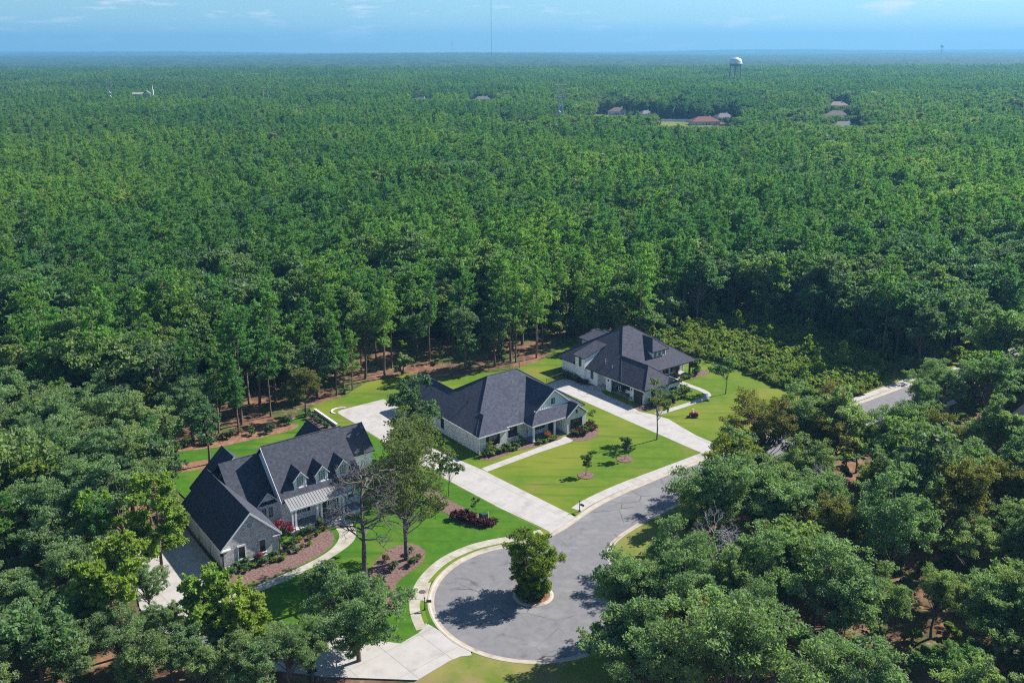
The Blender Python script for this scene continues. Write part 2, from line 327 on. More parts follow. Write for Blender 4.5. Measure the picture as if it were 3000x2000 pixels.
# leaves: colours are those of the leaves themselves
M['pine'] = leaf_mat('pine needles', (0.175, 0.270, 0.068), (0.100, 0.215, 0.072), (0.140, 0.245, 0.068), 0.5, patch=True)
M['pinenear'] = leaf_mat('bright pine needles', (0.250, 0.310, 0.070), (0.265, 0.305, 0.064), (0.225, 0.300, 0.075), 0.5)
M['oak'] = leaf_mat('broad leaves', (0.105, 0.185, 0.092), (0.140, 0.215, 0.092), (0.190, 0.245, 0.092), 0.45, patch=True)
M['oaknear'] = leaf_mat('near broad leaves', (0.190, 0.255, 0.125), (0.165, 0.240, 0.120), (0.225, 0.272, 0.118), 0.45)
M['gumtree'] = leaf_mat('dark broad leaves', (0.100, 0.155, 0.088), (0.120, 0.170, 0.092), (0.145, 0.180, 0.080), 0.42, patch=True)
M['feather'] = leaf_mat('feathery leaves', (0.170, 0.215, 0.035), (0.170, 0.215, 0.035), (0.170, 0.215, 0.035), 0.5)
M['greyleaf'] = leaf_mat('grey green leaves', (0.130, 0.155, 0.060), (0.140, 0.165, 0.06), (0.150, 0.175, 0.055), 0.5)
M['young'] = leaf_mat('young leaves', (0.078, 0.124, 0.039), (0.072, 0.117, 0.039), (0.078, 0.130, 0.039), 0.45)
M['yellowleaf'] = leaf_mat('yellowing leaves', (0.221, 0.221, 0.036), (0.182, 0.208, 0.033), (0.247, 0.208, 0.039), 0.45)
M['russet'] = leaf_mat('russet leaves', (0.182, 0.154, 0.049), (0.154, 0.147, 0.049), (0.210, 0.154, 0.056), 0.45)
M['plum'] = leaf_mat('plum leaves', (0.075, 0.022, 0.026), (0.09, 0.03, 0.03), (0.06, 0.02, 0.025), 0.2, tint=(1.4, 0.9, 0.9))
M['pink'] = leaf_mat('pink blossom', (0.30, 0.05, 0.09), (0.34, 0.06, 0.10), (0.26, 0.05, 0.07), 0.25, tint=(1.1, 0.9, 0.9))
M['weed'] = leaf_mat('meadow leaves', (0.210, 0.260, 0.065), (0.180, 0.240, 0.065), (0.260, 0.260, 0.075), 0.45)
M['orange'] = leaf_mat('orange flowers', (0.55, 0.24, 0.05), (0.55, 0.26, 0.06), (0.5, 0.2, 0.05), 0.2, tint=(1.1, 0.9, 0.8))

# ------------------------------------------------------------------ outlines
def chaikin(P, n=2, closed=False):
    P = [np.array(p, float) for p in P]
    for _ in range(n):
        Q = [] if closed else [P[0]]
        L = len(P)
        for i in range(L if closed else L - 1):
            a, b = P[i], P[(i + 1) % L]; Q += [a * .75 + b * .25, a * .25 + b * .75]
        if not closed: Q.append(P[-1])
        P = Q
    return P
def offset_line(P, d):
    """shift an open polyline to its left by d"""
    P = np.asarray(P, float); out = []
    for i in range(len(P)):
        t = P[min(i + 1, len(P) - 1)] - P[max(i - 1, 0)]; t = t / (np.linalg.norm(t) + 1e-9)
        out.append(P[i] + d * np.array([-t[1], t[0]]))
    return np.array(out)
def inside(pts, poly):
    pts = np.asarray(pts); x, y = pts[:, 0], pts[:, 1]; r = np.zeros(len(pts), bool); n = len(poly)
    for i in range(n):
        x0, y0 = poly[i]; x1, y1 = poly[(i + 1) % n]
        if y0 == y1: continue
        c = ((y0 > y) != (y1 > y)) & (x < (x1 - x0) * (y - y0) / (y1 - y0) + x0); r ^= c
    return r
def clip_cell(poly, x0, x1, y0, y1):
    for ax, v, s in ((0, x0, 1), (0, x1, -1), (1, y0, 1), (1, y1, -1)):
        out = []
        for i in range(len(poly)):
            a, b = poly[i], poly[(i + 1) % len(poly)]; da, db = s * (a[ax] - v), s * (b[ax] - v)
            if da >= 0: out.append(a)
            if (da > 0 > db) or (da < 0 < db):
                t = da / (da - db); out.append((a[0] + t * (b[0] - a[0]), a[1] + t * (b[1] - a[1])))
        poly = out
        if len(poly) < 3: return []
    return poly
def area(p): return 0.5 * sum(p[i][0] * p[(i + 1) % len(p)][1] - p[(i + 1) % len(p)][0] * p[i][1] for i in range(len(p)))

CIR = np.array([2.5, 100.7])
N_far = [(140, 214), (110, 196.5), (79.0, 175.0), (61.6, 162.2), (44, 149.4), (26.6, 136.7), (23.2, 134.1), (19.9, 131.4), (15.6, 127.9), (12.1, 124.6), (9.4, 121.3), (6.6, 117.5), (3.9, 114.9), (0.6, 113.4)]
arc = [tuple(CIR + 12.75 * np.array([math.cos(math.radians(a)), math.sin(math.radians(a))])) for a in range(106, 366, 6)]
S_far = [(15.1, 102.6), (14.6, 104.2), (14.0, 105.6), (13.3, 107.3), (13.0, 109.1), (13.0, 111.0), (13.6, 113.0), (14.9, 114.9), (17.0, 117.2), (19.3, 119.6), (25.9, 125.2), (42, 137.4), (60, 151.2), (78.1, 164.6), (110, 188.0), (140, 205)]
KERB_OUT = chaikin([np.array(p) for p in N_far + arc + S_far], 2)       # runs with the road on its left
KERB_OUT = np.array(KERB_OUT)
ASPH = offset_line(KERB_OUT, 0.78)
GZ = -0.14     # the forest floor; lawns and paving lie at 0, the road at -0.10

# base ground: one sheet to the horizon
bm = bmesh.new()
gs = [-16000, -3000, -600, -120, 60, 200, 400, 800, 1600, 4000, 16500]
xs = [-16000, -4000, -1200, -400, -120, 0, 120, 400, 1200, 4000, 16000]
grid = [[bm.verts.new((x, y, GZ)) for x in xs] for y in gs]
for j in range(len(gs) - 1):
    for i in range(len(xs) - 1): bm.faces.new((grid[j][i], grid[j][i + 1], grid[j + 1][i + 1], grid[j + 1][i]))
tag(from_bm('ground', bm, M['floor']), kind='structure')

bm = bmesh.new(); slab(bm, [tuple(p) for p in ASPH], GZ + 0.004, -0.10)
tag(from_bm('road', bm, M['asphalt']), kind='structure')

def sweep(bm, line, prof):
    """prof: (offset to the left, z), open section closed below"""
    rows = [offset_line(line, d) for d, z in prof]; n = len(line)
    V = [[bm.verts.new((r[i][0], r[i][1], z)) for i in range(n)] for r, (d, z) in zip(rows, prof)]
    for a in range(len(V) - 1):
        for i in range(n - 1): bm.faces.new((V[a][i], V[a][i + 1], V[a + 1][i + 1], V[a + 1][i]))
bm = bmesh.new(); sweep(bm, KERB_OUT, [(0.0, GZ + .004), (0.0, 0.022), (0.22, 0.03), (0.34, -0.05), (0.46, -0.088), (0.80, -0.094), (0.80, GZ + .004)])
tag(from_bm('kerb', bm, M['kerb']), kind='structure')

# lawns
n_idx = [i for i, p in enumerate(KERB_OUT) if p[0] < 61.7 or i > 60]
def kerb_part(sel): return [tuple(p) for p in KERB_OUT if sel(p)]
first_arc_end = next(i for i, p in enumerate(KERB_OUT) if p[1] < 94.2 and p[0] < -5)
i0 = next(i for i, p in enumerate(KERB_OUT) if p[0] < 64.0)
main_edge = [tuple(p) for p in KERB_OUT[i0:first_arc_end]]
LAWN = main_edge + [(-10.7, 93.4), (-12.6, 91.6), (-19.5, 92.6), (-27, 93.2), (-33, 96), (-36, 100.5), (-37.0, 104), (-37.8, 108), (-41, 117), (-46, 124), (-52, 131), (-58.5, 136), (-58.8, 140), (-56.7, 143.5), (-52, 145.2), (-48.6, 145), (-44, 148.2), (-40, 153.5),
        (-38.3, 158), (-36.6, 163), (-34.4, 166), (-31.8, 167.2), (-31, 170.5), (-28.8, 175.4), (-26, 177.1), (-21.1, 180.5), (-15.5, 177.4), (-11.7, 178.3), (-6.7, 182.0), (1.9, 184.6), (5.6, 188), (8.3, 193.4), (12, 198), (20, 201), (30, 197), (38.6, 190.6), (44.2, 186.5), (47, 181), (50, 173), (57, 166)]
bm = bmesh.new(); slab(bm, LAWN, GZ + .002, 0.0)
tag(from_bm('lawn', bm, M['lawn']), kind='structure')
M['lawn1'] = mat('deep green lawn', (0.042, 0.115, 0.008), 0.9, col2=(0.062, 0.150, 0.010), scale=0.8, bump=0.5, bscale=9.0, spec=0.1)
overlay(M['lawn1'], (0.10, 0.165, 0.016), 0.09, 0.52, 0.70, detail=7)
overlay(M['lawn1'], (0.036, 0.105, 0.008), 0.55, 0.50, 0.72, detail=3, stretch=(0.12, 1.3, 1), rot=math.radians(36))
k0 = LAWN.index((-40, 153.5))
LAWN1 = [p for p in main_edge if p[0] < 3.4] + LAWN[len(main_edge):k0 + 1] + [(-38.3, 158), (-36.4, 160.4), (-30.9, 153.0), (-27.7, 154.0), (-14.9, 137.6), (-9.5, 131.3), (-2.0, 122.9), (3.9, 117.0)]
bm = bmesh.new(); slab(bm, LAWN1, GZ + .001, 0.005)
tag(from_bm('lawn', bm, M['lawn1']), kind='structure')
i1 = next(i for i, p in enumerate(KERB_OUT) if i > first_arc_end and p[0] > -4.6)
i2 = next(i for i, p in enumerate(KERB_OUT) if i > i1 and p[0] > 66)
south = [tuple(p) for p in KERB_OUT[i1:i2]]
VERGE = south + [(66.0, 150), (52, 140), (34, 127), (27, 119), (23, 110), (20, 101), (17, 92), (13, 84), (8, 74), (-12, 74), (-16, 80), (-10.0, 85.4), (-6.9, 88.5), (-5.8, 89.25)]
bm = bmesh.new(); slab(bm, VERGE, GZ + .002, -0.004)
tag(from_bm('verge', bm, M['verge']), kind='structure')
i3 = i0
north_verge = [tuple(p) for p in KERB_OUT[:i0]]
bm = bmesh.new(); slab(bm, north_verge + [(60, 172), (74, 184), (104, 205), (136, 222)], GZ + .002, -0.006)
tag(from_bm('verge', bm, M['verge']), kind='structure')
# grass strip between kerb and pavement keeps its own coarser turf
def strip_poly(a, b): return [tuple(p) for p in a] + [tuple(p) for p in b[::-1]]

# paving made of separate slabs
def paved(name, poly, cell, ang, z, material, parent_kind='structure', origin=(0, 0)):
    bm = bmesh.new(); slab(bm, poly, GZ + .006, z - 0.012)
    root = from_bm(name, bm, M['joint']); tag(root, kind=parent_kind)
    c, s = math.cos(ang), math.sin(ang)
    loc = [((x - origin[0]) * c + (y - origin[1]) * s, -(x - origin[0]) * s + (y - origin[1]) * c) for x, y in poly]
    xs_, ys_ = [p[0] for p in loc], [p[1] for p in loc]; g = 0.014
    x = math.floor(min(xs_) / cell[0]) * cell[0]
    while x < max(xs_):
        y = math.floor(min(ys_) / cell[1]) * cell[1]
        while y < max(ys_):
            q = clip_cell(loc, x + g, x + cell[0] - g, y + g, y + cell[1] - g)
            if len(q) >= 3 and abs(area(q)) > 0.25:
                qq = []
                for p in q:
                    if not qq or (abs(p[0] - qq[-1][0]) + abs(p[1] - qq[-1][1])) > 1e-3: qq.append(p)
                if (abs(qq[0][0] - qq[-1][0]) + abs(qq[0][1] - qq[-1][1])) < 1e-3: qq.pop()
                if len(qq) >= 3:
                    bm = bmesh.new(); slab(bm, [(p[0] * c - p[1] * s + origin[0], p[0] * s + p[1] * c + origin[1]) for p in qq], z - 0.05, z + rng.uniform(-.002, .002))
                    from_bm('slab', bm, material, root)
            y += cell[1]
        x += cell[0]
    return root
def walk(name, left, right, step, z, material, tagged=True):
    """a path between two matching polylines cut across into slabs"""
    left = np.asarray(left, float); right = np.asarray(right, float)
    bm = bmesh.new(); slab(bm, strip_poly(left, right), GZ + .006, z - 0.012); root = from_bm(name, bm, M['joint']); tag(root, kind='structure')
    def res(P, n):
        d = np.r_[0, np.cumsum(np.linalg.norm(np.diff(P, axis=0), axis=1))]; t = np.linspace(0, d[-1], n + 1)
        return np.c_[np.interp(t, d, P[:, 0]), np.interp(t, d, P[:, 1])]
    mid = 0.5 * (res(left, 40) + res(right, 40)); n = max(2, int(round(np.linalg.norm(np.diff(mid, axis=0), axis=1).sum() / step)))
    A, B = res(left, n * 3), res(right, n * 3)
    for k in range(n):
        a, b = A[3 * k:3 * k + 4].copy(), B[3 * k:3 * k + 4].copy()
        for P in (a, b):
            t = P[-1] - P[0]; t = t / (np.linalg.norm(t) + 1e-9); P[0] += t * .014; P[-1] -= t * .014
        bm = bmesh.new(); slab(bm, strip_poly(a, b), z - 0.05, z + rng.uniform(-.003, .003)); from_bm('slab', bm, material, root)
    return root
A36 = math.radians(36.5)
# driveway of the middle house
DR2 = [(8.75, 120.3), (7.9, 121.5), (-2.1, 132.6), (-4.5, 135.4), (-7.9, 138.6), (-14.9, 145.5), (-19.2, 150.8), (-16.4, 155.6), (-20.0, 160.6), (-24.2, 166.2), (-27.9, 163.4), (-31.0, 161.0), (-31.8, 160.0), (-31.3, 158.9), (-27.6, 154.3), (-14.8, 137.8), (-9.4, 131.5), (-1.9, 123.1), (4.0, 117.3), (5.2, 115.6)]
paved('driveway', DR2, (4.3, 4.3), math.radians(42), 0.018, M['concrete'], origin=(4.0, 117.3))
DR3 = [(31.6, 140.7), (35.2, 143.4), (31.2, 148.8), (27.7, 156.0), (25.3, 158.2), (22.9, 159.6), (22.2, 161.9), (17.6, 168.2), (16.4, 173.0), (14.1, 174.1), (11.6, 177.0), (9.4, 176.5), (6.6, 173.7), (8.4, 171.4), (23.6, 151.0), (24.9, 149.4), (29.2, 143.6)]
paved('driveway', DR3, (4.0, 4.0), math.radians(127), 0.016, M['concrete'], origin=(23.6, 151.0))
DR1 = [(-9.7, 95.2), (-10.7, 93.5), (-12.5, 91.6), (-19, 93.0), (-27, 93.9), (-32.6, 96.4), (-35.2, 100.4), (-36.6, 105.8), (-45.2, 117.8), (-51.0, 113.4), (-48, 106.5), (-44, 98.5), (-38, 91.8), (-30, 88), (-20, 86), (-10.0, 85.4), (-6.9, 88.5), (-5.7, 89.3), (-4.5, 89.5)]
DR1 = DR1 + [tuple(CIR + 12.78 * np.array([math.cos(math.radians(a)), math.sin(math.radians(a))])) for a in (236, 230, 224, 218, 212)]
paved('driveway', DR1, (4.6, 4.6), math.radians(-48), 0.017, M['concrete'], origin=(-10.5, 93.2))
# pavement round the turning circle and along the street
out1 = np.array(chaikin([(-10.95, 94.0), (-11.9, 96.6), (-12.35, 99.2), (-12.4, 101.2), (-11.85, 104.7), (-10.1, 108.6), (-7.8, 111.3), (-4.5, 113.7), (0.2, 115.2), (3.7, 116.8)], 2))
in1 = offset_line(out1, -1.45)
walk('sidewalk', out1, in1, 1.5, 0.014, M['oldwalk'])
up2 = np.array(chaikin([(8.4, 123.0), (9.8, 124.9), (13.4, 128.4), (17.0, 131.4), (20.8, 134.2), (27.8, 139.5), (31.0, 141.9)], 2))
walk('sidewalk', up2, offset_line(up2, -1.75), 1.55, 0.015, M['concrete'])
up3 = np.array([(34.6, 144.7), (46, 153.0), (62, 164.6), (80, 177.6)]); walk('sidewalk', up3, offset_line(up3, -1.5), 1.6, 0.015, M['concrete'])
lo4 = np.array([(76, 160.8), (86, 167.4), (95, 173.5), (112, 186)]); walk('sidewalk', lo4, offset_line(lo4, -1.4), 1.6, 0.0, M['concrete'])
walk('footpath', np.array([(-4.9, 136.1), (3.9, 143.7), (8.2, 147.6), (8.9, 148.6)]), np.array([(-4.0, 134.9), (4.8, 142.4), (9.6, 146.0), (10.2, 146.9)]), 1.5, 0.020, M['concrete'])
L3 = np.array(chaikin([(25.6, 158.9), (30.3, 162.2), (35.2, 166.0), (36.6, 167.5), (36.4, 169.6), (33.6, 173.2), (31.6, 176.2)], 2)); walk('footpath', L3, offset_line(L3, -1.25), 1.4, 0.020, M['concrete'])
L1 = np.array(chaikin([(-25.2, 118.6), (-23.4, 115.8), (-23.4, 113.3), (-24.3, 110.8), (-26.8, 107.6), (-30.4, 104.2), (-33.9, 101.3), (-36.2, 99.6)], 2)); R1 = np.array(chaikin([(-22.9, 120.0), (-21.2, 116.2), (-21.2, 113.8), (-22.8, 110.6), (-25.2, 107.5), (-28.9, 103.5), (-32.6, 100.4), (-35.0, 98.4)], 2))
walk('footpath', L1, R1, 1.5, 0.020, M['oldwalk'])
# concrete pad with the manhole beside the turning circle
bm = bmesh.new(); slab(bm, [(-11.0, 103.4), (-10.1, 103.9), (-10.25, 102.0), (-10.3, 99.4), (-11.1, 100.3), (-11.25, 101.9)], GZ + .006, 0.008)
tag(from_bm('pad', bm, M['kerb']), kind='structure')
bm = bmesh.new(); bm_tube(bm, [(-11.0, 101.75, -0.02), (-11.0, 101.75, 0.034)], [0.42, 0.42], 16)
for k in range(5): box(bm, -11.3 + .13 * k, -11.24 + .13 * k, 101.5, 102.0, 0.034, 0.042)
tag(from_bm('manhole_cover', bm, M['manhole']), 'dark round manhole cover in the pad beside the turning circle', 'manhole cover')

# planted beds
def bed(poly, material, name='mulch_bed', z=0.028):
    P = chaikin(poly, 2, True); bm = bmesh.new(); slab(bm, [tuple(p) for p in P], GZ + .006, z)
    return tag(from_bm(name, bm, material), kind='structure')
bed([(-36.6, 106.0), (-33.5, 108.5), (-30.3, 110.4), (-31.0, 112.6), (-29.2, 115.4), (-28.0, 115.6), (-25.8, 117.4), (-24.3, 116.0), (-23.75, 113.6), (-24.6, 110.9), (-27.0, 107.9), (-30.6, 104.5), (-34.0, 101.7), (-36.2, 102.4)], M['mulch'])
bed([(-11.4, 111.6), (-11.4, 108.7), (-12.5, 106.8), (-14.0, 104.6), (-14.5, 102.8), (-13.7, 100.4), (-13.9, 98.1), (-15.0, 97.0), (-17.0, 98.2), (-18.3, 102.2), (-20.7, 100.6), (-20.8, 101.8), (-18.2, 104.4), (-18.0, 108.0), (-16.5, 112.0), (-13.6, 113.6)], M['mulch'])
bed([(-14.6, 131), (-12.4, 125.5), (-10.9, 123.2), (-8.4, 120.2), (-6.7, 118.0), (-5.0, 117.0), (-2.0, 117.7), (-3.3, 119.4), (-5.2, 121.4), (-9.7, 125.9), (-12.3, 129.5)], M['mulch'])
bed([(-5.1, 140.7), (-5.3, 139.6), (-4.4, 138.9), (-2.7, 139.3), (0.6, 143.0), (3.2, 143.7), (6.1, 145.9), (8.4, 147.4), (8.2, 149.0), (3.0, 147.2), (-0.8, 144.2)], M['mulch'])
bed([(9.2, 149.0), (10.2, 146.4), (12.8, 146.8), (14.6, 149.0), (15.0, 152.0), (13.6, 154.4), (12.2, 153.4), (9.2, 150.6)], M['mulch'])
bed([(21.6, 161.8), (24.0, 159.3), (26.3, 160.6), (30.2, 163.8), (32.6, 166.8), (30.8, 169.4), (27.2, 166.3), (24.2, 162.6)], M['mulch'])
bed([(32.2, 176.6), (34.2, 175.8), (38.4, 178.6), (40.6, 181.2), (38.2, 182.8), (35.2, 179.4)], M['mulch'])
bed([(7.2, 180.5), (8.6, 179.0), (13.0, 175.0), (14.4, 173.4), (16.8, 172.8), (17.0, 174.4), (14.8, 176.4), (10.6, 180.2)], M['mulch'])
bed([(-38, 158.5), (-36.2, 160.6), (-30.6, 153.2), (-31.4, 150.6), (-34.2, 153.0)], M['mulch'])
bed([(-47.5, 150.0), (-42.0, 153.0), (-37.2, 154.8), (-37.6, 151.6), (-44.4, 147.2), (-49, 144.2), (-56, 142.6), (-59, 141)], M['straw'], 'straw_bed', 0.02)
bed([(-59, 134), (-53.6, 134.2), (-47.0, 136.8), (-44.6, 139.6), (-47.6, 140.4), (-54, 137.4), (-59, 137.4)], M['straw'], 'straw_bed', 0.02)
for c, r in (((11.3, 133.5), 1.35), ((18.0, 139.3), 1.35)):
    bed([(c[0] + r * math.cos(a), c[1] + r * math.sin(a)) for a in np.linspace(0, 2 * math.pi, 10)[:-1]], M['mulch'], 'mulch_ring', 0.07)
# round island in the turning circle
bm = bmesh.new()
ring = [tuple(np.array([2.45, 101.1]) + 2.05 * np.array([math.cos(a), math.sin(a)])) for a in np.linspace(0, 2 * math.pi, 41)]
sweep(bm, np.array(ring), [(-.42, -0.098), (-.42, -0.06), (-.20, 0.05), (0.0, 0.06), (0.02, -0.09)])
tag(from_bm('island_kerb', bm, M['kerb']), kind='structure')
bm = bmesh.new(); slab(bm, ring[:-1], -0.13, 0.03); tag(from_bm('island_bed', bm, M['straw']), kind='structure')

# ------------------------------------------------------------------ buildings
def house(name, loc, deg, label, cat='house', group=None): return empty(name, (loc[0], loc[1], 0), math.radians(deg), label, cat, group)
def fbox(bm, face, pos, x0, x1, z0, z1, d0, d1):
    """box on a wall: face f (towards -v), b (+v), l (-u), r (+u); d grows outwards"""
    if face == 'f': box(bm, x0, x1, pos - d1, pos - d0, z0, z1)
    elif face == 'b': box(bm, x0, x1, pos + d0, pos + d1, z0, z1)
    elif face == 'l': box(bm, pos - d1, pos - d0, x0, x1, z0, z1)
    else: box(bm, pos + d0, pos + d1, x0, x1, z0, z1)
def window(par, face, pos, x0, x1, z0, z1, frame, pane, cols=2, rows=2, mid=0, sill=None, fr=0.08, shutters=None, sw=0.42):
    bm = bmesh.new(); d = 0.07
    fbox(bm, face, pos, x0, x0 + fr, z0, z1, -.02, d); fbox(bm, face, pos, x1 - fr, x1, z0, z1, -.02, d)
    fbox(bm, face, pos, x0 + fr, x1 - fr, z1 - fr, z1, -.02, d - .004); fbox(bm, face, pos, x0 + fr, x1 - fr, z0, z0 + fr, -.02, d - .004)
    W_ = x1 - x0 - 2 * fr; H_ = z1 - z0 - 2 * fr
    for k in range(1, mid + 1):
        x = x0 + fr + W_ * k / (mid + 1); fbox(bm, face, pos, x - .05, x + .05, z0 + fr, z1 - fr, -.02, d - .008)
    t = 0.018
    for k in range(1, cols):
        x = x0 + fr + W_ * k / cols; fbox(bm, face, pos, x - t, x + t, z0 + fr, z1 - fr, .02, .036)
    for k in range(1, rows):
        z = z0 + fr + H_ * k / rows; fbox(bm, face, pos, x0 + fr, x1 - fr, z - t, z + t, .02, .034)
    w = from_bm('window', bm, frame, par)
    bm = bmesh.new(); fbox(bm, face, pos, x0 + fr * .6, x1 - fr * .6, z0 + fr * .6, z1 - fr * .6, -.01, .02); from_bm('pane', bm, pane, w)
    if sill is not None:
        bm = bmesh.new(); fbox(bm, face, pos, x0 - .08, x1 + .08, z0 - .11, z0 - .002, -.02, .13); from_bm('sill', bm, sill, w)
    if shutters is not None:
        for a in (x0 - sw - .05, x1 + .05):
            bm = bmesh.new(); fbox(bm, face, pos, a, a + sw, z0, z1, -.01, .04)
            nz = max(3, int((z1 - z0) / .22))
            for k in range(nz):
                zz = z0 + .06 + (z1 - z0 - .12) * k / nz; fbox(bm, face, pos, a + .05, a + sw - .05, zz, zz + .09, .04, .055)
            from_bm('shutter', bm, shutters, par)
    return w
def battens(par, face, pos, x0, x1, zf0, zf1, material, step=0.42):
    bm = bmesh.new(); x = x0 + step * .5
    while x < x1:
        a, b = zf0(x) if callable(zf0) else zf0, zf1(x) if callable(zf1) else zf1
        if b > a + .1: fbox(bm, face, pos, x - .03, x + .03, a, b, -.01, .035)
        x += step
    o = from_bm('battens', bm, material, par); o['kind'] = 'stuff'; return o
def rake(bm, axis, c, half, a, d, ze, zr, th=0.24, w=0.05):
    """sloping trim boards at a gable end; a = position along the ridge, d = thickness direction"""
    a0, a1 = sorted((a, a + d))
    for s in (-1, 1):
        prism(bm, [(c, zr + .01), (c + s * half, ze + .01), (c + s * half, ze - th), (c, zr - th)], axis, a0, a1)
def ridge_cap(par, p, q, material, r=0.09):
    bm = bmesh.new(); bm_tube(bm, [p, q], [r, r], 6); return from_bm('ridge_cap', bm, material, par)
def vent_pipe(par, x, y, z, h=0.6, m=None):
    bm = bmesh.new(); bm_tube(bm, [(x, y, z - .3), (x, y, z + h)], [.08, .08], 8); bm_tube(bm, [(x, y, z + h), (x, y, z + h + .12)], [.14, .12], 8)
    from_bm('vent_pipe', bm, m or M['black'], par)
def gutter(par, p, q, m): bm = bmesh.new(); bm_tube(bm, [p, q], [.075, .075], 6); from_bm('gutter', bm, m, par)
def downspout(par, x, y, z0, z1, m): bm = bmesh.new(); box(bm, x - .05, x + .05, y - .05, y + .05, z0, z1); from_bm('downspout', bm, m, par)

# ---- middle house ---------------------------------------------------------
h2 = house('brick_house', (-5.33, 140.63), 36.5, 'middle single storey whitewashed brick house with a big slate blue hip roof')
bm = bmesh.new()
box(bm, .30, 22.8, 1.32, 18.2, GZ, 3.06); box(bm, .302, 8.1, 18.2, 25.2, GZ, 3.05); box(bm, .298, 5.7, .40, 1.32, GZ, 3.05); box(bm, 17.0, 21.2, -1.62, 1.32, GZ, 3.05)
prism(bm, [(17.0, 3.05), (19.1, 4.72), (21.2, 3.05)], 'v', -1.62, .6)
from_bm('wall', bm, M['brick2'], h2)
bm = bmesh.new(); box(bm, 10.85, 16.99, 1.24, 1.31, .1, 3.2); box(bm, 16.92, 16.99, -1.5, 1.24, .1, 3.1)
prism(bm, [(11.2, 4.3), (15.6, 7.62), (20.0, 4.3)], 'v', .36, .9)
from_bm('siding', bm, M['siding'], h2)
battens(h2, 'f', .36, 11.6, 19.6, 4.7, lambda x: 7.5 - abs(x - 15.6) * .76, M['siding']); battens(h2, 'f', 1.24, 10.9, 16.9, .15, 3.1, M['siding']); battens(h2, 'l', 16.92, -1.45, 1.2, .15, 3.05, M['siding'])
bm = bmesh.new()
hip(bm, -.10, 23.1, .85, 18.6, 3.2, (8.5, 9.7), (14.7, 9.7), 9.1)
roof2 = from_bm('roof', bm, M['roof2'], h2)
bm = bmesh.new(); hip(bm, -.112, 6.0, -.05, 5.2, 3.212, (2.95, 2.95), (2.95, 5.2), 5.38); from_bm('bay_roof', bm, M['roof2'], h2)
bm = bmesh.new(); chevron(bm, 'v', 4.2, 4.306, 10.0, 25.6, 3.206, 6.22); from_bm('wing_roof', bm, M['roof2'], h2)
bm = bmesh.new(); chevron(bm, 'v', 15.6, 6.0, .10, 9.2, 3.2, 7.92); from_bm('gable_roof', bm, M['roof2'], h2)
bm = bmesh.new(); hip(bm, 9.55, 21.6, -1.56, 2.0, 3.19, (11.5, .22), (19.7, .22), 4.78); from_bm('porch_roof', bm, M['roof2'], h2)
bm = bmesh.new(); chevron(bm, 'v', 19.1, 2.35, -1.95, 1.8, 3.215, 5.02); from_bm('gable_roof', bm, M['roof2'], h2)
bm = bmesh.new(); prism(bm, [(.30, 3.0), (4.2, 5.9), (8.1, 3.0)], 'v', 24.9, 25.2); from_bm('rear_gable', bm, M['siding'], h2)
bm = bmesh.new(); rake(bm, 'v', 15.6, 6.0, .095, -.05, 3.2, 7.92); rake(bm, 'v', 19.1, 2.35, -1.955, -.05, 3.215, 5.02, .2)
fbox(bm, 'f', .36, 11.4, 19.6, 4.66, 4.84, -.02, .05)
for x0, x1, v, z in ((-.13, 6.02, -.06, 3.212), (6.02, 9.6, .84, 3.2), (9.55, 16.7, -1.57, 3.19)): box(bm, x0, x1, v - .03, v, z - .19, z + .01)
box(bm, -.15, -.118, -.06, 25.6, 3.0, 3.2); box(bm, 6.0, 6.03, -.06, .85, 3.0, 3.2); box(bm, 9.52, 9.55, -1.56, .85, 3.0, 3.19)
from_bm('fascia', bm, M['white'], h2)
for p, q in (((-.1, .85, 3.22), (8.5, 9.7, 9.12)), ((23.1, .85, 3.22), (14.7, 9.7, 9.12)), ((8.5, 9.7, 9.12), (14.7, 9.7, 9.12)), ((8.5, 9.7, 9.1), (4.2, 14.0, 6.25)), ((4.2, 14.0, 6.24), (4.2, 25.6, 6.24)), ((15.6, .1, 7.93), (15.6, 8.3, 7.93)), ((-.11, -.05, 3.23), (2.95, 2.95, 5.39)), ((2.95, 2.95, 5.39), (2.95, 4.2, 5.39)), ((19.1, -1.95, 5.03), (19.1, .4, 5.03)), ((9.55, -1.56, 3.2), (11.5, .1, 4.76))):
    ridge_cap(roof2, p, q, M['roof2'], .075)
vent_pipe(roof2, 3.4, 8.4, 5.6, .5); vent_pipe(roof2, 2.6, 18.6, 5.0, .4)
window(h2, 'f', .40, 2.05, 3.85, 1.02, 2.72, M['bronze'], M['glass'], 4, 4, 1, M['brick2'], shutters=M['shutter'])
window(h2, 'f', 1.32, 7.2, 8.1, 1.02, 2.72, M['bronze'], M['glass'], 2, 4, 0, M['brick2'], shutters=M['shutter'])
window(h2, 'f', 1.24, 12.2, 13.9, 1.0, 2.7, M['bronze'], M['glass'], 4, 4, 1, M['white'], shutters=M['shutter'])
window(h2, 'f', -1.62, 18.2, 19.9, .62, 2.4, M['bronze'], M['glass'], 4, 4, 1, M['brick2'], shutters=M['shutter'])
window(h2, 'f', -1.62, 18.92, 19.28, 3.35, 4.0, M['bronze'], M['glass'], 1, 1)
window(h2, 'f', .36, 15.1, 15.8, 5.3, 6.3, M['bronze'], M['glass'], 1, 1)
window(h2, 'l', .30, 14.6, 15.5, .9, 2.65, M['bronze'], M['glass'], 2, 2, 0, M['brick2']); window(h2, 'l', .30, 11.1, 12.0, .9, 2.65, M['bronze'], M['glass'], 2, 2, 0, M['brick2'])
bm = bmesh.new(); fbox(bm, 'f', 1.24, 15.2, 16.3, .16, 2.5, 0, .06); door = from_bm('door', bm, M['timber'], h2)
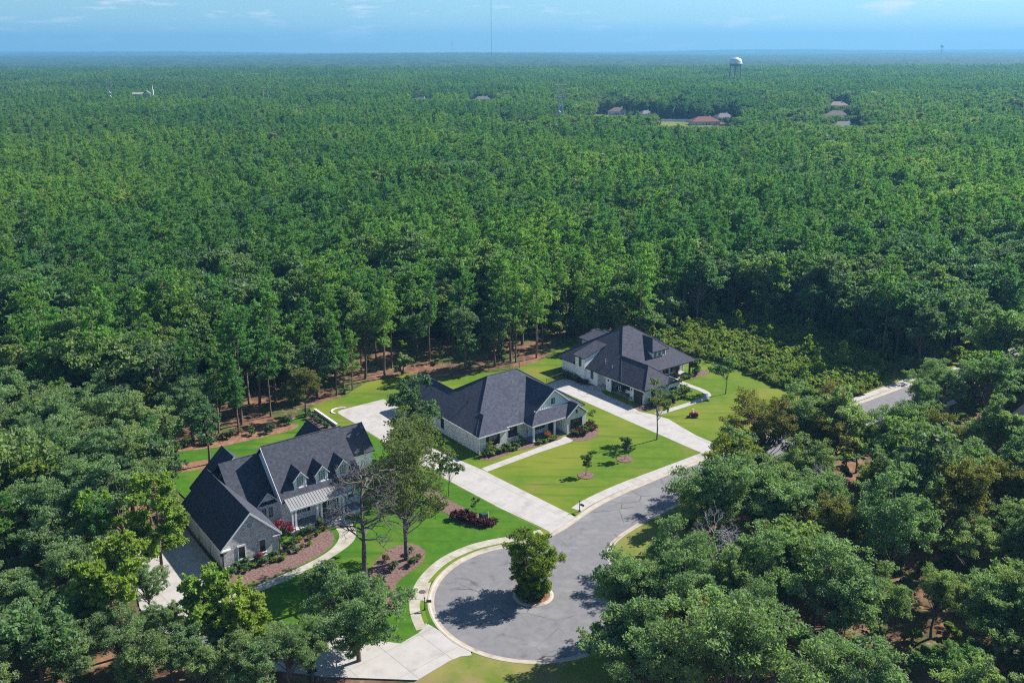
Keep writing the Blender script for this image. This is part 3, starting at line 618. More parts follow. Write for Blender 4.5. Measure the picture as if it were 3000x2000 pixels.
bm = bmesh.new(); fbox(bm, 'f', 1.24, 15.35, 15.55, .5, 2.3, .06, .075); fbox(bm, 'f', 1.24, 15.95, 16.15, .5, 2.3, .06, .075); from_bm('pane', bm, M['glass'], door)
bm = bmesh.new(); box(bm, 9.95, 16.9, -1.25, 1.24, GZ, .17); from_bm('porch_floor', bm, M['bluestone'], h2)
for x in (10.2, 14.65):
    bm = bmesh.new(); box(bm, x - .14, x + .14, -1.24, -.96, .17, 3.02); box(bm, x - .19, x + .19, -1.29, -.91, .17, .40); box(bm, x - .19, x + .19, -1.29, -.91, 2.85, 3.02); from_bm('column', bm, M['white'], h2)
bm = bmesh.new(); box(bm, .27, .30, 13.3, 14.2, .4, 2.9); from_bm('brick_panel', bm, M['siding'], h2)
downspout(h2, .22, .32, 0, 3.0, M['white']); downspout(h2, .2, 13.4, 0, 3.0, M['white'])
bm = bmesh.new()
for k in range(2): fbox(bm, 'l', .30, 17.2 + 3.8 * k, 20.4 + 3.8 * k, 0, 2.4, 0, .05)
from_bm('garage_door', bm, M['white'], h2)

# ---- dormered house -------------------------------------------------------
h1 = house('brick_house', (-36.44, 106.63), 36.5, 'near dormered brick house with charcoal gables and a metal roofed porch')
bm = bmesh.new()
box(bm, 0, 7.3, 0, 15.0, GZ, 2.98); prism(bm, [(0, 2.98), (3.65, 6.72), (7.3, 2.98)], 'v', 0, .6)
box(bm, 10.5, 21.4, 3.25, 5.7, GZ, .46)
from_bm('wall', bm, M['brick1'], h1)
bm = bmesh.new()
box(bm, 10.4, 22.1, 5.7, 17.8, GZ, 4.1); prism(bm, [(5.7, 4.1), (11.7, 9.6), (17.7, 4.1)], 'u', 10.4, 22.1)
box(bm, 7.35, 10.4, 7.9, 18, GZ, 3.3); box(bm, 2.4, 11.7, 14.5, 18.8, 2.9, 3.6); prism(bm, [(2.5, 3.4), (7.1, 7.95), (11.7, 3.4)], 'v', 14.5, 18.8)
prism(bm, [(7.7, 3.25), (9.1, 4.62), (10.39, 3.25)], 'v', 7.9, 9.6)
box(bm, 21.0, 29.2, 15.2, 22.2, GZ, 3.1); box(bm, 19.5, 26, 17, 24.2, GZ, 3.05); prism(bm, [(19.5, 3.05), (22.8, 6.3), (26, 3.05)], 'v', 23.8, 24.2)
from_bm('siding', bm, M['siding'], h1)
bm = bmesh.new(); chevron(bm, 'v', 3.65, 4.05, -.32, 15.3, 2.98, 7.02); r1 = from_bm('garage_roof', bm, M['roof1'], h1)
bm = bmesh.new(); chevron(bm, 'u', 11.7, 6.7, 10.05, 22.45, 4.2, 10.0); r1m = from_bm('roof', bm, M['roof1'], h1)
bm = bmesh.new(); chevron(bm, 'u', 13.5, 5.9, 4.6, 10.4, 3.3, 8.3); from_bm('link_roof', bm, M['roof1'], h1)
bm = bmesh.new(); chevron(bm, 'v', 7.1, 5.05, 14.2, 19.1, 3.25, 8.34); from_bm('rear_roof', bm, M['roof1'], h1)
bm = bmesh.new(); chevron(bm, 'v', 9.1, 1.65, 7.45, 10.4, 3.3, 4.95, .13); from_bm('gable_roof', bm, M['roof1'], h1)
bm = bmesh.new(); chevron(bm, 'u', 18.7, 4.0, 21, 29.5, 3.2, 6.5); from_bm('side_roof', bm, M['roof1'], h1)
bm = bmesh.new(); chevron(bm, 'v', 22.8, 3.6, 16.5, 24.5, 3.1, 6.7); from_bm('rear_roof', bm, M['roof1'], h1)
bm = bmesh.new()
rake(bm, 'v', 3.65, 4.05, -.325, -.05, 2.98, 7.02, .3); rake(bm, 'u', 11.7, 6.7, 10.045, -.05, 4.2, 10.0, .26); rake(bm, 'v', 9.1, 1.65, 7.445, -.04, 3.3, 4.95, .2); rake(bm, 'v', 7.1, 5.05, 14.195, -.05, 3.25, 8.34, .26)
box(bm, -.42, .9, -.36, .02, 2.66, 2.82); box(bm, 6.45, 7.72, -.36, .02, 2.66, 2.82); box(bm, -.42, -.37, -.3, 15.3, 2.78, 2.96)
box(bm, 7.44, 8.1, 7.4, 7.9, 3.06, 3.2); box(bm, 10.1, 10.76, 7.4, 7.9, 3.06, 3.2)
box(bm, 0, 7.3, -.04, 0, .30, .38)
from_bm('trim', bm, M['white'], h1)
for p, q in (((3.65, -.32, 7.04), (3.65, 15.3, 7.04)), ((10.05, 11.7, 10.02), (22.45, 11.7, 10.02)), ((6.9, 13.5, 8.32), (10.4, 13.5, 8.32)), ((7.1, 14.2, 8.36), (7.1, 19.1, 8.36)), ((9.1, 7.45, 4.96), (9.1, 9.7, 4.96)), ((21, 18.7, 6.52), (29.5, 18.7, 6.52)), ((22.8, 16.5, 6.72), (22.8, 24.5, 6.72))): ridge_cap(r1m, p, q, M['roof1'], .08)
for x0, x1 in ((1.9, 2.85), (4.68, 5.58)): window(h1, 'f', 0, x0, x1, .88, 2.62, M['white'], M['glass'], 1, 1, 0, M['white'], .055)
for z0, z1, x0, x1 in ((2.62, 2.80, 1.82, 2.93), (2.62, 2.80, 4.6, 5.66)):
    bm = bmesh.new(); fbox(bm, 'f', 0, x0, x1, z0 + .004, z1, -.01, .06); from_bm('lintel', bm, M['white'], h1)
bm = bmesh.new(); bm_tube(bm, [(3.6, .03, 5.15), (3.6, -.07, 5.15)], [.40, .40], 20); lv = from_bm('louvre', bm, M['greysiding'], h1)
bm = bmesh.new(); V, F = tube_arrays([(3.6 + .43 * math.cos(a), -.05, 5.15 + .43 * math.sin(a)) for a in np.linspace(0, 2 * math.pi, 25)], [.06] * 25, 6)
vs = [bm.verts.new(p) for p in V]
for f in F: bm.faces.new([vs[i] for i in f])
from_bm('rim', bm, M['white'], lv)
for x0 in (8.2, 9.15): window(h1, 'f', 7.9, x0, x0 + .75, .95, 2.65, M['white'], M['paleglass'], 2, 3, 0, M['white'], .07)
# dormers
for c in (13.3, 16.55, 19.8):
    bm = bmesh.new(); prism(bm, [(c - .85, 4.9), (c - .85, 6.5), (c, 7.38), (c + .85, 6.5), (c + .85, 4.9)], 'v', 6.1, 9.2)
    d = from_bm('dormer', bm, M['siding'], h1)
    bm = bmesh.new(); chevron(bm, 'v', c, 1.12, 5.78, 9.7, 6.35, 7.58, .11); from_bm('roof', bm, M['roof1'], d)
    bm = bmesh.new(); rake(bm, 'v', c, 1.12, 5.775, -.04, 6.35, 7.58, .17); box(bm, c - .92, c - .72, 6.04, 6.12, 4.95, 6.45); box(bm, c + .72, c + .92, 6.04, 6.12, 4.95, 6.45); box(bm, c - .95, c + .95, 5.96, 6.12, 4.93, 5.15); from_bm('trim', bm, M['white'], d)
    bm = bmesh.new(); fbox(bm, 'f', 6.1, c - .5, c + .5, 5.3, 6.7, -.01, .03); pn = from_bm('pane', bm, M['paleglass'], d)
    bm = bmesh.new()
    for x in (-.5, -.17, .17, .5): fbox(bm, 'f', 6.1, c + x - .03, c + x + .03, 5.28, 6.72, .0, .05)
    for z in (5.3, 5.65, 6.0, 6.35, 6.7): fbox(bm, 'f', 6.1, c - .52, c + .52, z - .025, z + .025, .0, .045)
    from_bm('muntins', bm, M['white'], d)
# porch with standing seam roof, one panel at a time
pr = empty('porch_roof'); pr.parent = h1
pu0, pu1, n = 10.5, 19.7, 22
for k in range(n):
    a = pu0 + (pu1 - pu0) * k / n; b = pu0 + (pu1 - pu0) * (k + 1) / n
    bm = bmesh.new(); prism(bm, [(5.35, 4.46), (3.40, 3.66), (3.40, 3.58), (5.35, 4.38)], 'u', a + .02, b - .02); prism(bm, [(5.35, 4.51), (3.42, 3.71), (3.42, 3.6), (5.35, 4.4)], 'u', a - .012, a + .012)
    from_bm('roof_panel', bm, M['metalroof'], pr)
bm = bmesh.new(); box(bm, pu0 - .02, pu1 + .02, 3.34, 3.42, 3.36, 3.6); box(bm, pu0 + .1, pu1 - .1, 3.42, 5.6, 3.36, 3.44); prism(bm, [(3.4, 3.58), (5.35, 4.38), (5.35, 3.44), (3.4, 3.44)], 'u', pu0, pu0 + .08); from_bm('porch_beam', bm, M['white'], h1)
bm = bmesh.new(); box(bm, 10.5, 21.5, 3.18, 5.69, .46, .62); pf = from_bm('porch_floor', bm, M['bluestone'], h1)
bm = bmesh.new(); box(bm, 10.44, 15.1, 3.08, 3.34, .44, .64); from_bm('floor_edge', bm, M['white'], pf)
bm = bmesh.new(); box(bm, 18.2, 21.6, 3.08, 3.34, .44, .64); from_bm('floor_edge', bm, M['white'], pf)
for x in (10.85, 11.32, 14.5, 15.1, 17.9, 18.4):
    bm = bmesh.new(); box(bm, x - .13, x + .13, 3.42, 3.68, .62, 3.38); box(bm, x - .18, x + .18, 3.37, 3.73, .62, .84); box(bm, x - .18, x + .18, 3.37, 3.73, 3.2, 3.38); from_bm('column', bm, M['white'], h1)
for k in range(3):
    bm = bmesh.new(); box(bm, 15.2, 18.1, 2.1 + .36 * k, 3.18, .2 * k - .1, .2 + .2 * k); from_bm('step', bm, M['concrete'], h1)
window(h1, 'f', 5.7, 12.3, 13.9, 1.5, 2.75, M['white'], M['paleglass'], 4, 3, 1, M['white'], shutters=M['shutter']); window(h1, 'f', 5.7, 17.3, 18.2, 1.5, 2.9, M['white'], M['paleglass'], 2, 3, 0, M['white'], shutters=M['shutter'])
window(h1, 'f', 5.7, 20.2, 21.2, 1.5, 2.9, M['white'], M['glass'], 2, 3, 0, M['white'])
bm = bmesh.new(); fbox(bm, 'f', 5.7, 15.9, 16.9, .62, 2.8, 0, .06); d = from_bm('door', bm, M['timber'], h1)
bm = bmesh.new(); fbox(bm, 'f', 5.7, 15.72, 15.89, .62, 2.9, 0, .08); fbox(bm, 'f', 5.7, 16.91, 17.08, .62, 2.9, 0, .08); fbox(bm, 'f', 5.7, 15.72, 17.08, 2.9, 3.05, 0, .08); from_bm('frame', bm, M['white'], d)
for v0 in (1.0, 5.4, 9.8):
    bm = bmesh.new(); fbox(bm, 'l', 0, v0, v0 + 3.2, 0, 2.35, 0, .06)
    for k in range(1, 4): fbox(bm, 'l', 0, v0, v0 + 3.2, .585 * k - .02, .585 * k + .02, .06, .07)
    from_bm('garage_door', bm, M['white'], h1)
    bm = bmesh.new(); fbox(bm, 'l', 0, v0 - .18, v0, 0, 2.5, 0, .09); fbox(bm, 'l', 0, v0 + 3.2, v0 + 3.38, 0, 2.5, 0, .09); fbox(bm, 'l', 0, v0, v0 + 3.2, 2.352, 2.5, 0, .09); from_bm('door_frame', bm, M['white'], h1)
bm = bmesh.new(); box(bm, -.22, -.02, .35, .55, 1.8, 2.2); from_bm('wall_lantern', bm, M['black'], h1)
downspout(h1, -.07, -.07, 0, 2.75, M['bronze']); downspout(h1, 7.38, -.07, 0, 2.75, M['bronze']); vent_pipe(r1m, 8.4, 15.4, 6.9, .4)

# ---- white house ----------------------------------------------------------
h3 = house('white_house', (22.54, 164.73), 37.0, 'far white brick house with graphite hip roof, dormers and an open garage')
bm = bmesh.new()
def wl(u0, u1, v0, v1, z0=GZ, z1=3.0): box(bm, u0, u1, v0, v1, z0, z1)
wl(0, .25, 6.1, 7.5); wl(0, .25, 0, .9); wl(0, .25, -2.62, -2.42); wl(0, .25, .9, 6.1, 2.5, 3.0); wl(0, .25, -2.42, 0, 2.45, 3.0)
wl(.25, 9.2, -2.62, -2.4); wl(6.0, 6.2, -2.4, 9.9); wl(.25, 6.0, 7.3, 7.5); wl(1.7, 6.0, 7.5, 9.9); wl(6.2, 9.2, -2.4, 6.0)
wl(0, 20, 9.9, 20.2); wl(6.2, 20, 6.0, 9.9); wl(-.3, 0, 16.0, 20.2); wl(-.5, 0, 13.2, 16.0, GZ, 4.95); wl(0, 5.0, 13.2, 16.0, 3.0, 4.95)
wl(10, 18, 20.2, 26, GZ, 3.85); wl(5.3, 9.1, -3.05, -2.62, GZ, 2.62); prism(bm, [(5.3, 2.62), (7.15, 3.74), (9.0, 2.62)], 'v', -3.05, -2.4)
from_bm('wall', bm, M['brick3'], h3)
bm = bmesh.new()
prism(bm, [(-.45, 4.92), (4.95, 6.50), (4.95, 4.8), (-.45, 4.8)], 'v', 13.25, 15.95)
from_bm('siding', bm, M['siding'], h3); bm = bmesh.new()
prism(bm, [(10.6, 4.2), (10.6, 6.02), (14.3, 6.02), (14.3, 4.2)], 'v', 5.7, 8.6); from_bm('dormer_wall', bm, M['siding'], h3)
bm = bmesh.new(); fbox(bm, 'f', 6.0, 9.3, 19.95, .26, 2.95, -.01, .03); from_bm('siding', bm, M['siding'], h3)
bm = bmesh.new(); fbox(bm, 'l', 0, 9.95, 12.9, .1, 2.9, -.01, .03)
from_bm('siding', bm, M['siding'], h3)
battens(h3, 'f', 5.97, 9.5, 19.8, .3, 2.9, M['siding']); battens(h3, 'l', -.03, 10.0, 12.9, .12, 2.9, M['siding']); battens(h3, 'f', 5.7, 10.7, 14.3, 4.6, 6.0, M['siding'], .35)
bm = bmesh.new(); hip(bm, -.30, 20.6, 3.1, 22.6, 3.05, (9.3, 12.9), (11.0, 12.9), 9.7); r3 = from_bm('roof', bm, M['roof3'], h3)
bm = bmesh.new(); hip(bm, -.312, 8.3, -3.2, 9.0, 3.056, (4.0, .3), (4.0, 9.0), 6.08); from_bm('garage_roof', bm, M['roof3'], h3)
bm = bmesh.new(); chevron(bm, 'v', 7.15, 2.2, -3.45, .4, 2.62, 3.97, .13); from_bm('gable_roof', bm, M['roof3'], h3)
bm = bmesh.new(); prism(bm, [(-.95, 5.08), (5.5, 6.92), (5.5, 6.72), (-.95, 4.90)], 'v', 12.9, 16.3); from_bm('shed_roof', bm, M['roof3'], h3)
bm = bmesh.new(); hip(bm, 10.2, 14.7, 5.3, 11.4, 6.12, (12.45, 7.6), (12.45, 11.4), 8.0); from_bm('dormer_roof', bm, M['roof3'], h3)
bm = bmesh.new(); chevron(bm, 'v', 14, 4.4, 19.5, 26.7, 4.0, 5.2); from_bm('rear_roof', bm, M['roof3'], h3)
for p, q in (((-.3, 22.6, 3.07), (9.3, 12.9, 9.72)), ((-.3, 3.1, 3.07), (9.3, 12.9, 9.72)), ((20.6, 3.1, 3.07), (11, 12.9, 9.72)), ((9.3, 12.9, 9.72), (11, 12.9, 9.72)), ((4, .3, 6.1), (4, 7.6, 6.1)), ((-.3, -3.2, 3.07), (4, .3, 6.1)), ((8.3, -3.2, 3.07), (4, .3, 6.1)), ((12.45, 7.6, 8.02), (12.45, 10.6, 8.02)), ((10.2, 5.3, 6.14), (12.45, 7.6, 8.02)), ((14.7, 5.3, 6.14), (12.45, 7.6, 8.02)), ((14, 19.6, 5.21), (14, 26.7, 5.21))): ridge_cap(r3, p, q, M['roof3'], .06)
bm = bmesh.new()
box(bm, -.345, -.315, -3.2, 12.9, 2.86, 3.06); box(bm, -.345, -.315, 16.3, 22.6, 2.86, 3.05); box(bm, -.3, 8.3, -3.24, -3.21, 2.86, 3.05); box(bm, 8.3, 20.6, 3.05, 3.09, 2.86, 3.05); box(bm, 10.2, 14.7, 5.26, 5.29, 5.94, 6.12); rake(bm, 'v', 7.15, 2.2, -3.455, -.04, 2.62, 3.97, .16); box(bm, -.99, -.955, 12.9, 16.3, 4.9, 5.08)
from_bm('fascia', bm, M['bronze'], h3)
for x in (10.75, 11.95, 13.12): window(h3, 'f', 5.7, x, x + 1.0, 4.72, 5.86, M['white'], M['glass'], 1, 1, 0, M['white'], .08)
window(h3, 'l', -.5, 14.15, 14.85, 3.0, 4.75, M['bronze'], M['glass'], 1, 2); window(h3, 'l', -.03, 11.1, 11.85, 1.15, 2.8, M['bronze'], M['glass'], 1, 2)
window(h3, 'f', -3.05, 6.75, 7.75, .45, 2.0, M['bronze'], M['glass'], 2, 2, 0, M['white'], shutters=M['shutter'], sw=.36); window(h3, 'f', -2.62, 2.4, 3.3, .7, 2.2, M['bronze'], M['glass'], 2, 2, 0, M['white'], shutters=M['shutter'], sw=.36)
for x0, x1 in ((14.3, 15.1), (16.5, 18.3)): window(h3, 'f', 5.97, x0, x1, .5, 2.5, M['bronze'], M['glass'], 2, 3, 0, None, shutters=M['shutter'], sw=.36)
bm = bmesh.new(); fbox(bm, 'f', 5.97, 11.9, 13.2, .27, 2.5, 0, .06); d = from_bm('door', bm, M['timber'], h3)
bm = bmesh.new(); fbox(bm, 'f', 5.97, 12.05, 12.5, .6, 2.35, .06, .07); fbox(bm, 'f', 5.97, 12.6, 13.05, .6, 2.35, .06, .07); from_bm('pane', bm, M['glass'], d)
bm = bmesh.new(); box(bm, 9.3, 19.2, 3.0, 5.99, GZ, .25); box(bm, 15.0, 19.0, 2.55, 3.0, GZ, .12); from_bm('porch_floor', bm, M['concrete'], h3)
for x in (10.2, 15.3, 18.85):
    bm = bmesh.new(); box(bm, x - .15, x + .15, 3.2, 3.5, .25, 2.9); box(bm, x - .2, x + .2, 3.15, 3.55, .25, .5); from_bm('post', bm, M['timber'], h3)
bm = bmesh.new(); fbox(bm, 'l', .2, -2.4, -.02, 0, 2.43, 0, .06)
for k in range(1, 4): fbox(bm, 'l', .2, -2.38, -.04, .6 * k - .015, .6 * k + .015, .06, .07)
from_bm('garage_door', bm, M['bronze'], h3)
bm = bmesh.new(); box(bm, .25, 6.0, -2.4, 7.3, GZ, .03); from_bm('garage_floor', bm, M['oldwalk'], h3)
bm = bmesh.new(); box(bm, 5.94, 5.99, -2.3, 7.2, .03, 2.95); box(bm, .3, 5.9, -2.3, 7.25, 2.9, 2.96); from_bm('garage_lining', bm, M['interior'], h3)
bm = bmesh.new(); fbox(bm, 'l', 0, .82, .9, 0, 2.5, -.02, .05); fbox(bm, 'l', 0, 6.1, 6.18, 0, 2.5, -.02, .05); from_bm('door_frame', bm, M['white'], h3)
bm = bmesh.new(); box(bm, -.25, 1.7, 7.55, 9.85, GZ, .22); box(bm, -.65, -.25, 7.6, 9.8, GZ, .10); from_bm('entry_step', bm, M['concrete'], h3)
for vv in (6.8, .45, -2.5):
    bm = bmesh.new(); box(bm, -.18, 0, vv - .1, vv + .1, 2.0, 2.35); from_bm('wall_lantern', bm, M['black'], h3)
for u, v_, z in ((2.0, 9.9, 4.6), (1.6, 9.4, 4.4), (1.3, 7.2, 4.15)): vent_pipe(r3, u, v_, z, .5, M['chrome'])
def h3w(u, v, z=0):
    a = math.radians(37); return (22.54 + u * math.cos(a) - v * math.sin(a), 164.73 + u * math.sin(a) + v * math.cos(a), z)
def h2w(u, v, z=0):
    a = A36; return (-5.33 + u * math.cos(a) - v * math.sin(a), 140.63 + u * math.sin(a) + v * math.cos(a), z)
def h1w(u, v, z=0):
    a = A36; return (-36.44 + u * math.cos(a) - v * math.sin(a), 106.63 + u * math.sin(a) + v * math.cos(a), z)

# ---- grey house under the trees at the right ------------------------------
h4 = house('grey_house', (79.7, 146.2), -70.0, 'grey house with a round topped barrel roof among trees at the right edge')
bm = bmesh.new(); box(bm, .6, 14, 2.4, 12, GZ, 3.0); prism(bm, [(2.4, 3), (7.2, 5.8), (12, 3)], 'u', .6, .9); from_bm('wall', bm, M['greysiding'], h4)
bm = bmesh.new(); chevron(bm, 'u', 7.2, 5.3, .2, 14.4, 3.05, 6.1); from_bm('roof', bm, M['roof3'], h4)
bm = bmesh.new(); pf_ = [(1.75 * math.cos(a), 3.0 + 1.6 * math.sin(a)) for a in np.linspace(0, math.pi, 13)]
prism(bm, pf_, 'u', 0, 12); from_bm('barrel_roof', bm, M['roof3'], h4)
bm = bmesh.new(); V, F = tube_arrays([(0, 1.84 * math.cos(a), 3.0 + 1.68 * math.sin(a)) for a in np.linspace(0, math.pi, 15)], [.12] * 15, 6); vs = [bm.verts.new(p) for p in V]
for f in F: bm.faces.new([vs[i] for i in f])
from_bm('arch_trim', bm, M['white'], h4)
for y in (-1.6, 1.6):
    bm = bmesh.new(); box(bm, .05, .3, y - .12, y + .12, GZ, 3.0); from_bm('post', bm, M['white'], h4)
bm = bmesh.new(); box(bm, .32, 12, -1.5, 1.5, GZ, 2.98); from_bm('wing_wall', bm, M['greysiding'], h4)
window(h4, 'f', -1.5, 4, 5.4, .9, 2.4, M['white'], M['glass'], 2, 2, 0, M['white'])
bed([(73, 137), (76, 142), (79.0, 144.5), (81, 140), (82, 134), (78, 132)], M['asphalt'], 'parking_pad', 0.01)
bed([(63.5, 137.5), (66, 139.6), (68.3, 142.5), (67, 145.5), (63.5, 143.2)], M['lawn'], 'lawn', 0.01)
bed([(62.6, 135.4), (66.8, 138.3), (66.0, 140.4), (61.9, 137.4)], M['concrete'], 'pad', 0.02)

# ------------------------------------------------------------------ yard things
def transformer():
    t = empty('utility_box', (-4.1, 119.7, 0.0), math.radians(36), 'dark green metal utility box at the tip of the mulch bed', 'utility box')
    bm = bmesh.new(); box(bm, -.55, .55, -.45, .45, 0, .12); from_bm('base', bm, M['concrete'], t)
    bm = bmesh.new(); prism(bm, [(-.5, .12), (.5, .12), (.5, .85), (-.38, .98), (-.5, .8)], 'v', -.4, .4); b = from_bm('cabinet', bm, M['green'], t)
    bm = bmesh.new(); box(bm, .5, .53, -.33, -.02, .2, .8); box(bm, .5, .53, .02, .33, .2, .8); from_bm('door', bm, M['green'], b)
transformer()
p = empty('marker_post', (-3.45, 119.85, 0), 0, 'slim white marker post beside the green utility box', 'post')
bm = bmesh.new(); bm_tube(bm, [(0, 0, -.05), (0, 0, .95)], [.05, .05], 8); from_bm('pole', bm, M['white'], p)
bm = bmesh.new(); bm_tube(bm, [(0, 0, .95), (0, 0, 1.05)], [.07, .03], 8); from_bm('cap', bm, M['white'], p)
def mailbox(x, y, rz, label):
    t = empty('mailbox', (x, y, 0), rz, label, 'mailbox', 'black mailboxes along the street')
    bm = bmesh.new(); bm_tube(bm, [(0, 0, -.1), (0, 0, 1.55)], [.06, .05], 8); bm_tube(bm, [(0, 0, 1.55), (0, 0, 1.72)], [.085, .01], 8); box(bm, -.1, .1, -.1, .1, 0, .2); from_bm('post', bm, M['black'], t)
    bm = bmesh.new(); box(bm, .05, .75, -.03, .03, .98, 1.05); from_bm('arm', bm, M['black'], t)
    bm = bmesh.new(); prism(bm, [(-.11, 1.05), (.11, 1.05), (.11, 1.2), (.08, 1.28), (0, 1.32), (-.08, 1.28), (-.11, 1.2)], 'u', .2, .78); b = from_bm('box', bm, M['black'], t)
    bm = bmesh.new(); box(bm, .3, .34, -.135, -.112, 1.15, 1.35); from_bm('flag', bm, M['red'], b)
mailbox(9.5, 122.0, math.radians(-45), 'black post mailbox by the wide driveway of the middle house')
mailbox(-10.35, 98.0, math.radians(0), 'black post mailbox in the small grass patch left of the turning circle')
# small grass patches between pavement and kerb
for poly in ([(-11.05, 100.0), (-10.5, 99.3), (-10.25, 97.4), (-9.75, 95.6), (-10.1, 95.1), (-10.6, 96.6), (-11.0, 98.5)],):
    bm = bmesh.new(); slab(bm, poly, GZ + .006, 0.02); tag(from_bm('grass_patch', bm, M['strip']), kind='structure')
gi = offset_line(out1, -1.50)
gsel = [(p[0], p[1]) for p in gi if p[1] > 103.4 and p[0] < 3.5]
ko = [tuple(p) for p in KERB_OUT[:first_arc_end] if p[1] > 104.0 and p[0] < 3.5]
bm = bmesh.new(); slab(bm, [tuple(p) for p in offset_line(np.array(gsel), -.02)] + [tuple(p) for p in offset_line(np.array(ko), -.02)], GZ + .006, 0.012); tag(from_bm('grass_strip', bm, M['strip']), kind='structure')
g2 = offset_line(up2, -1.8); k2 = [tuple(p) for p in KERB_OUT[:first_arc_end] if 9.3 < p[0] < 31.2]
bm = bmesh.new(); slab(bm, [tuple(p) for p in g2[3:]] + [tuple(p) for p in offset_line(np.array(k2), -.02)], GZ + .006, 0.012); tag(from_bm('grass_strip', bm, M['strip']), kind='structure')
# white edging wall between the two lots
w_ = empty('garden_wall', (-35.9, 160.2, 0), math.atan2(153.0 - 160.2, -30.6 + 35.9), 'low white garden wall between the two back gardens', 'wall')
bm = bmesh.new(); box(bm, 0, 8.9, -.15, .15, GZ, .45); from_bm('wall', bm, M['white'], w_)
bm = bmesh.new(); box(bm, -.03, 8.93, -.19, .19, .45, .52); from_bm('cap', bm, M['white'], w_)
# curved white kerb at the corner of the parking court
bm = bmesh.new(); ar = [(-31.0 + 1.9 * math.cos(a), 160.2 + 1.5 * math.sin(a)) for a in np.linspace(math.radians(75), math.radians(240), 14)]
sweep(bm, np.array(ar), [(-.12, GZ), (-.12, .16), (.12, .16), (.12, GZ)]); tag(from_bm('corner_kerb', bm, M['white']), kind='structure')
# thin iron fences
def fence(pts, label, h=1.25, step=2.0):
    t = empty('iron_fence', (pts[0][0], pts[0][1], 0), 0, label, 'fence', 'black iron garden fences'); o = np.array(pts[0])
    for a, b in zip(pts[:-1], pts[1:]):
        a, b = np.array(a) - o, np.array(b) - o; L = np.linalg.norm(b - a); n = max(1, int(L / step))
        for k in range(n + 1):
            q = a + (b - a) * k / n; bm = bmesh.new(); box(bm, q[0] - .035, q[0] + .035, q[1] - .035, q[1] + .035, GZ, h + .05); from_bm('post', bm, M['black'], t)
        bm = bmesh.new()
        for z in (.2, h): bm_tube(bm, [(*a, z), (*b, z)], [.025, .025], 5)
        from_bm('rail', bm, M['black'], t)
        bm = bmesh.new(); m = int(L / .14)
        for k in range(m):
            q = a + (b - a) * (k + .5) / m; box(bm, q[0] - .011, q[0] + .011, q[1] - .011, q[1] + .011, .1, h)
        o_ = from_bm('pickets', bm, M['black'], t); o_['kind'] = 'stuff'
fence([(6.6, 173.6), (8.4, 175.6), (11.2, 178.2)], 'short black iron fence between driveway and the white house')
fence([(-14.0, 175.6), (-4.9, 181.6), (1.5, 183.6)], 'long black iron fence along the straw covered wood edge')

# ride-on mower with its driver
def person_mesh(name, joints, edges, radii, material, parent, sub=1):
    bm = bmesh.new(); vs = [bm.verts.new(p) for p in joints]
    for a, b in edges: bm.edges.new((vs[a], vs[b]))
    me = D.meshes.new(name); bm.to_mesh(me); bm.free()
    o = D.objects.new(name, me); link(o, parent); me.materials.append(material)
    md = o.modifiers.new('skin', 'SKIN'); md.use_smooth_shade = True
    for i, r in enumerate(radii):
        me.skin_vertices[0].data[i].radius = r; me.skin_vertices[0].data[i].use_root = (i == 0)
    s = o.modifiers.new('sub', 'SUBSURF'); s.levels = sub; s.render_levels = sub
    return o
def rider(loc, rz, label):
    t = empty('person', loc, rz, label, 'person')
    # sits facing +x: pelvis, chest, neck, head, two arms to the wheel, two legs forward
    J = [(0, 0, .60), (.02, 0, .80), (.03, 0, 1.05), (.05, 0, 1.17), (.07, 0, 1.30), (.08, 0, 1.40),
         (.03, .20, 1.02), (.14, .26, .82), (.36, .16, .84), (.03, -.20, 1.02), (.14, -.26, .82), (.36, -.16, .84),
         (.05, .10, .58), (.42, .13, .62), (.52, .13, .26), (.62, .13, .22), (.05, -.10, .58), (.42, -.13, .62), (.52, -.13, .26), (.62, -.13, .22)]
    E = [(0, 1), (1, 2), (2, 3), (3, 4), (4, 5), (2, 6), (6, 7), (7, 8), (2, 9), (9, 10), (10, 11), (0, 12), (12, 13), (13, 14), (14, 15), (0, 16), (16, 17), (17, 18), (18, 19)]
    R = [(.15, .12), (.14, .11), (.17, .11), (.055, .055), (.095, .09), (.075, .075)] + [(.07, .07), (.05, .05), (.04, .04)] * 2 + [(.10, .09), (.075, .07), (.055, .05), (.05, .04)] * 2
    person_mesh('body', J, E, R, M['skin'], t)
    person_mesh('shirt', [(0, 0, .66), (.02, 0, .82), (.03, 0, 1.06), (.03, .21, 1.03), (.11, .25, .88), (.03, -.21, 1.03), (.11, -.25, .88)], [(0, 1), (1, 2), (2, 3), (3, 4), (2, 5), (5, 6)], [(.17, .14), (.165, .13), (.185, .125), (.085, .085), (.07, .07), (.085, .085), (.07, .07)], M['shirt'], t)
    person_mesh('trousers', [(0, 0, .60), (.05, .10, .58), (.42, .13, .62), (.51, .13, .30), (.05, -.10, .58), (.42, -.13, .62), (.51, -.13, .30)], [(0, 1), (1, 2), (2, 3), (0, 4), (4, 5), (5, 6)], [(.165, .135), (.115, .105), (.09, .085), (.07, .065), (.115, .105), (.09, .085), (.07, .065)], M['trousers'], t)
    bm = bmesh.new(); bm_tube(bm, [(.07, 0, 1.375), (.07, 0, 1.39)], [.21, .21], 14); bm_tube(bm, [(.07, 0, 1.39), (.07, 0, 1.50)], [.12, .09], 12); from_bm('hat', bm, M['hat'], t)
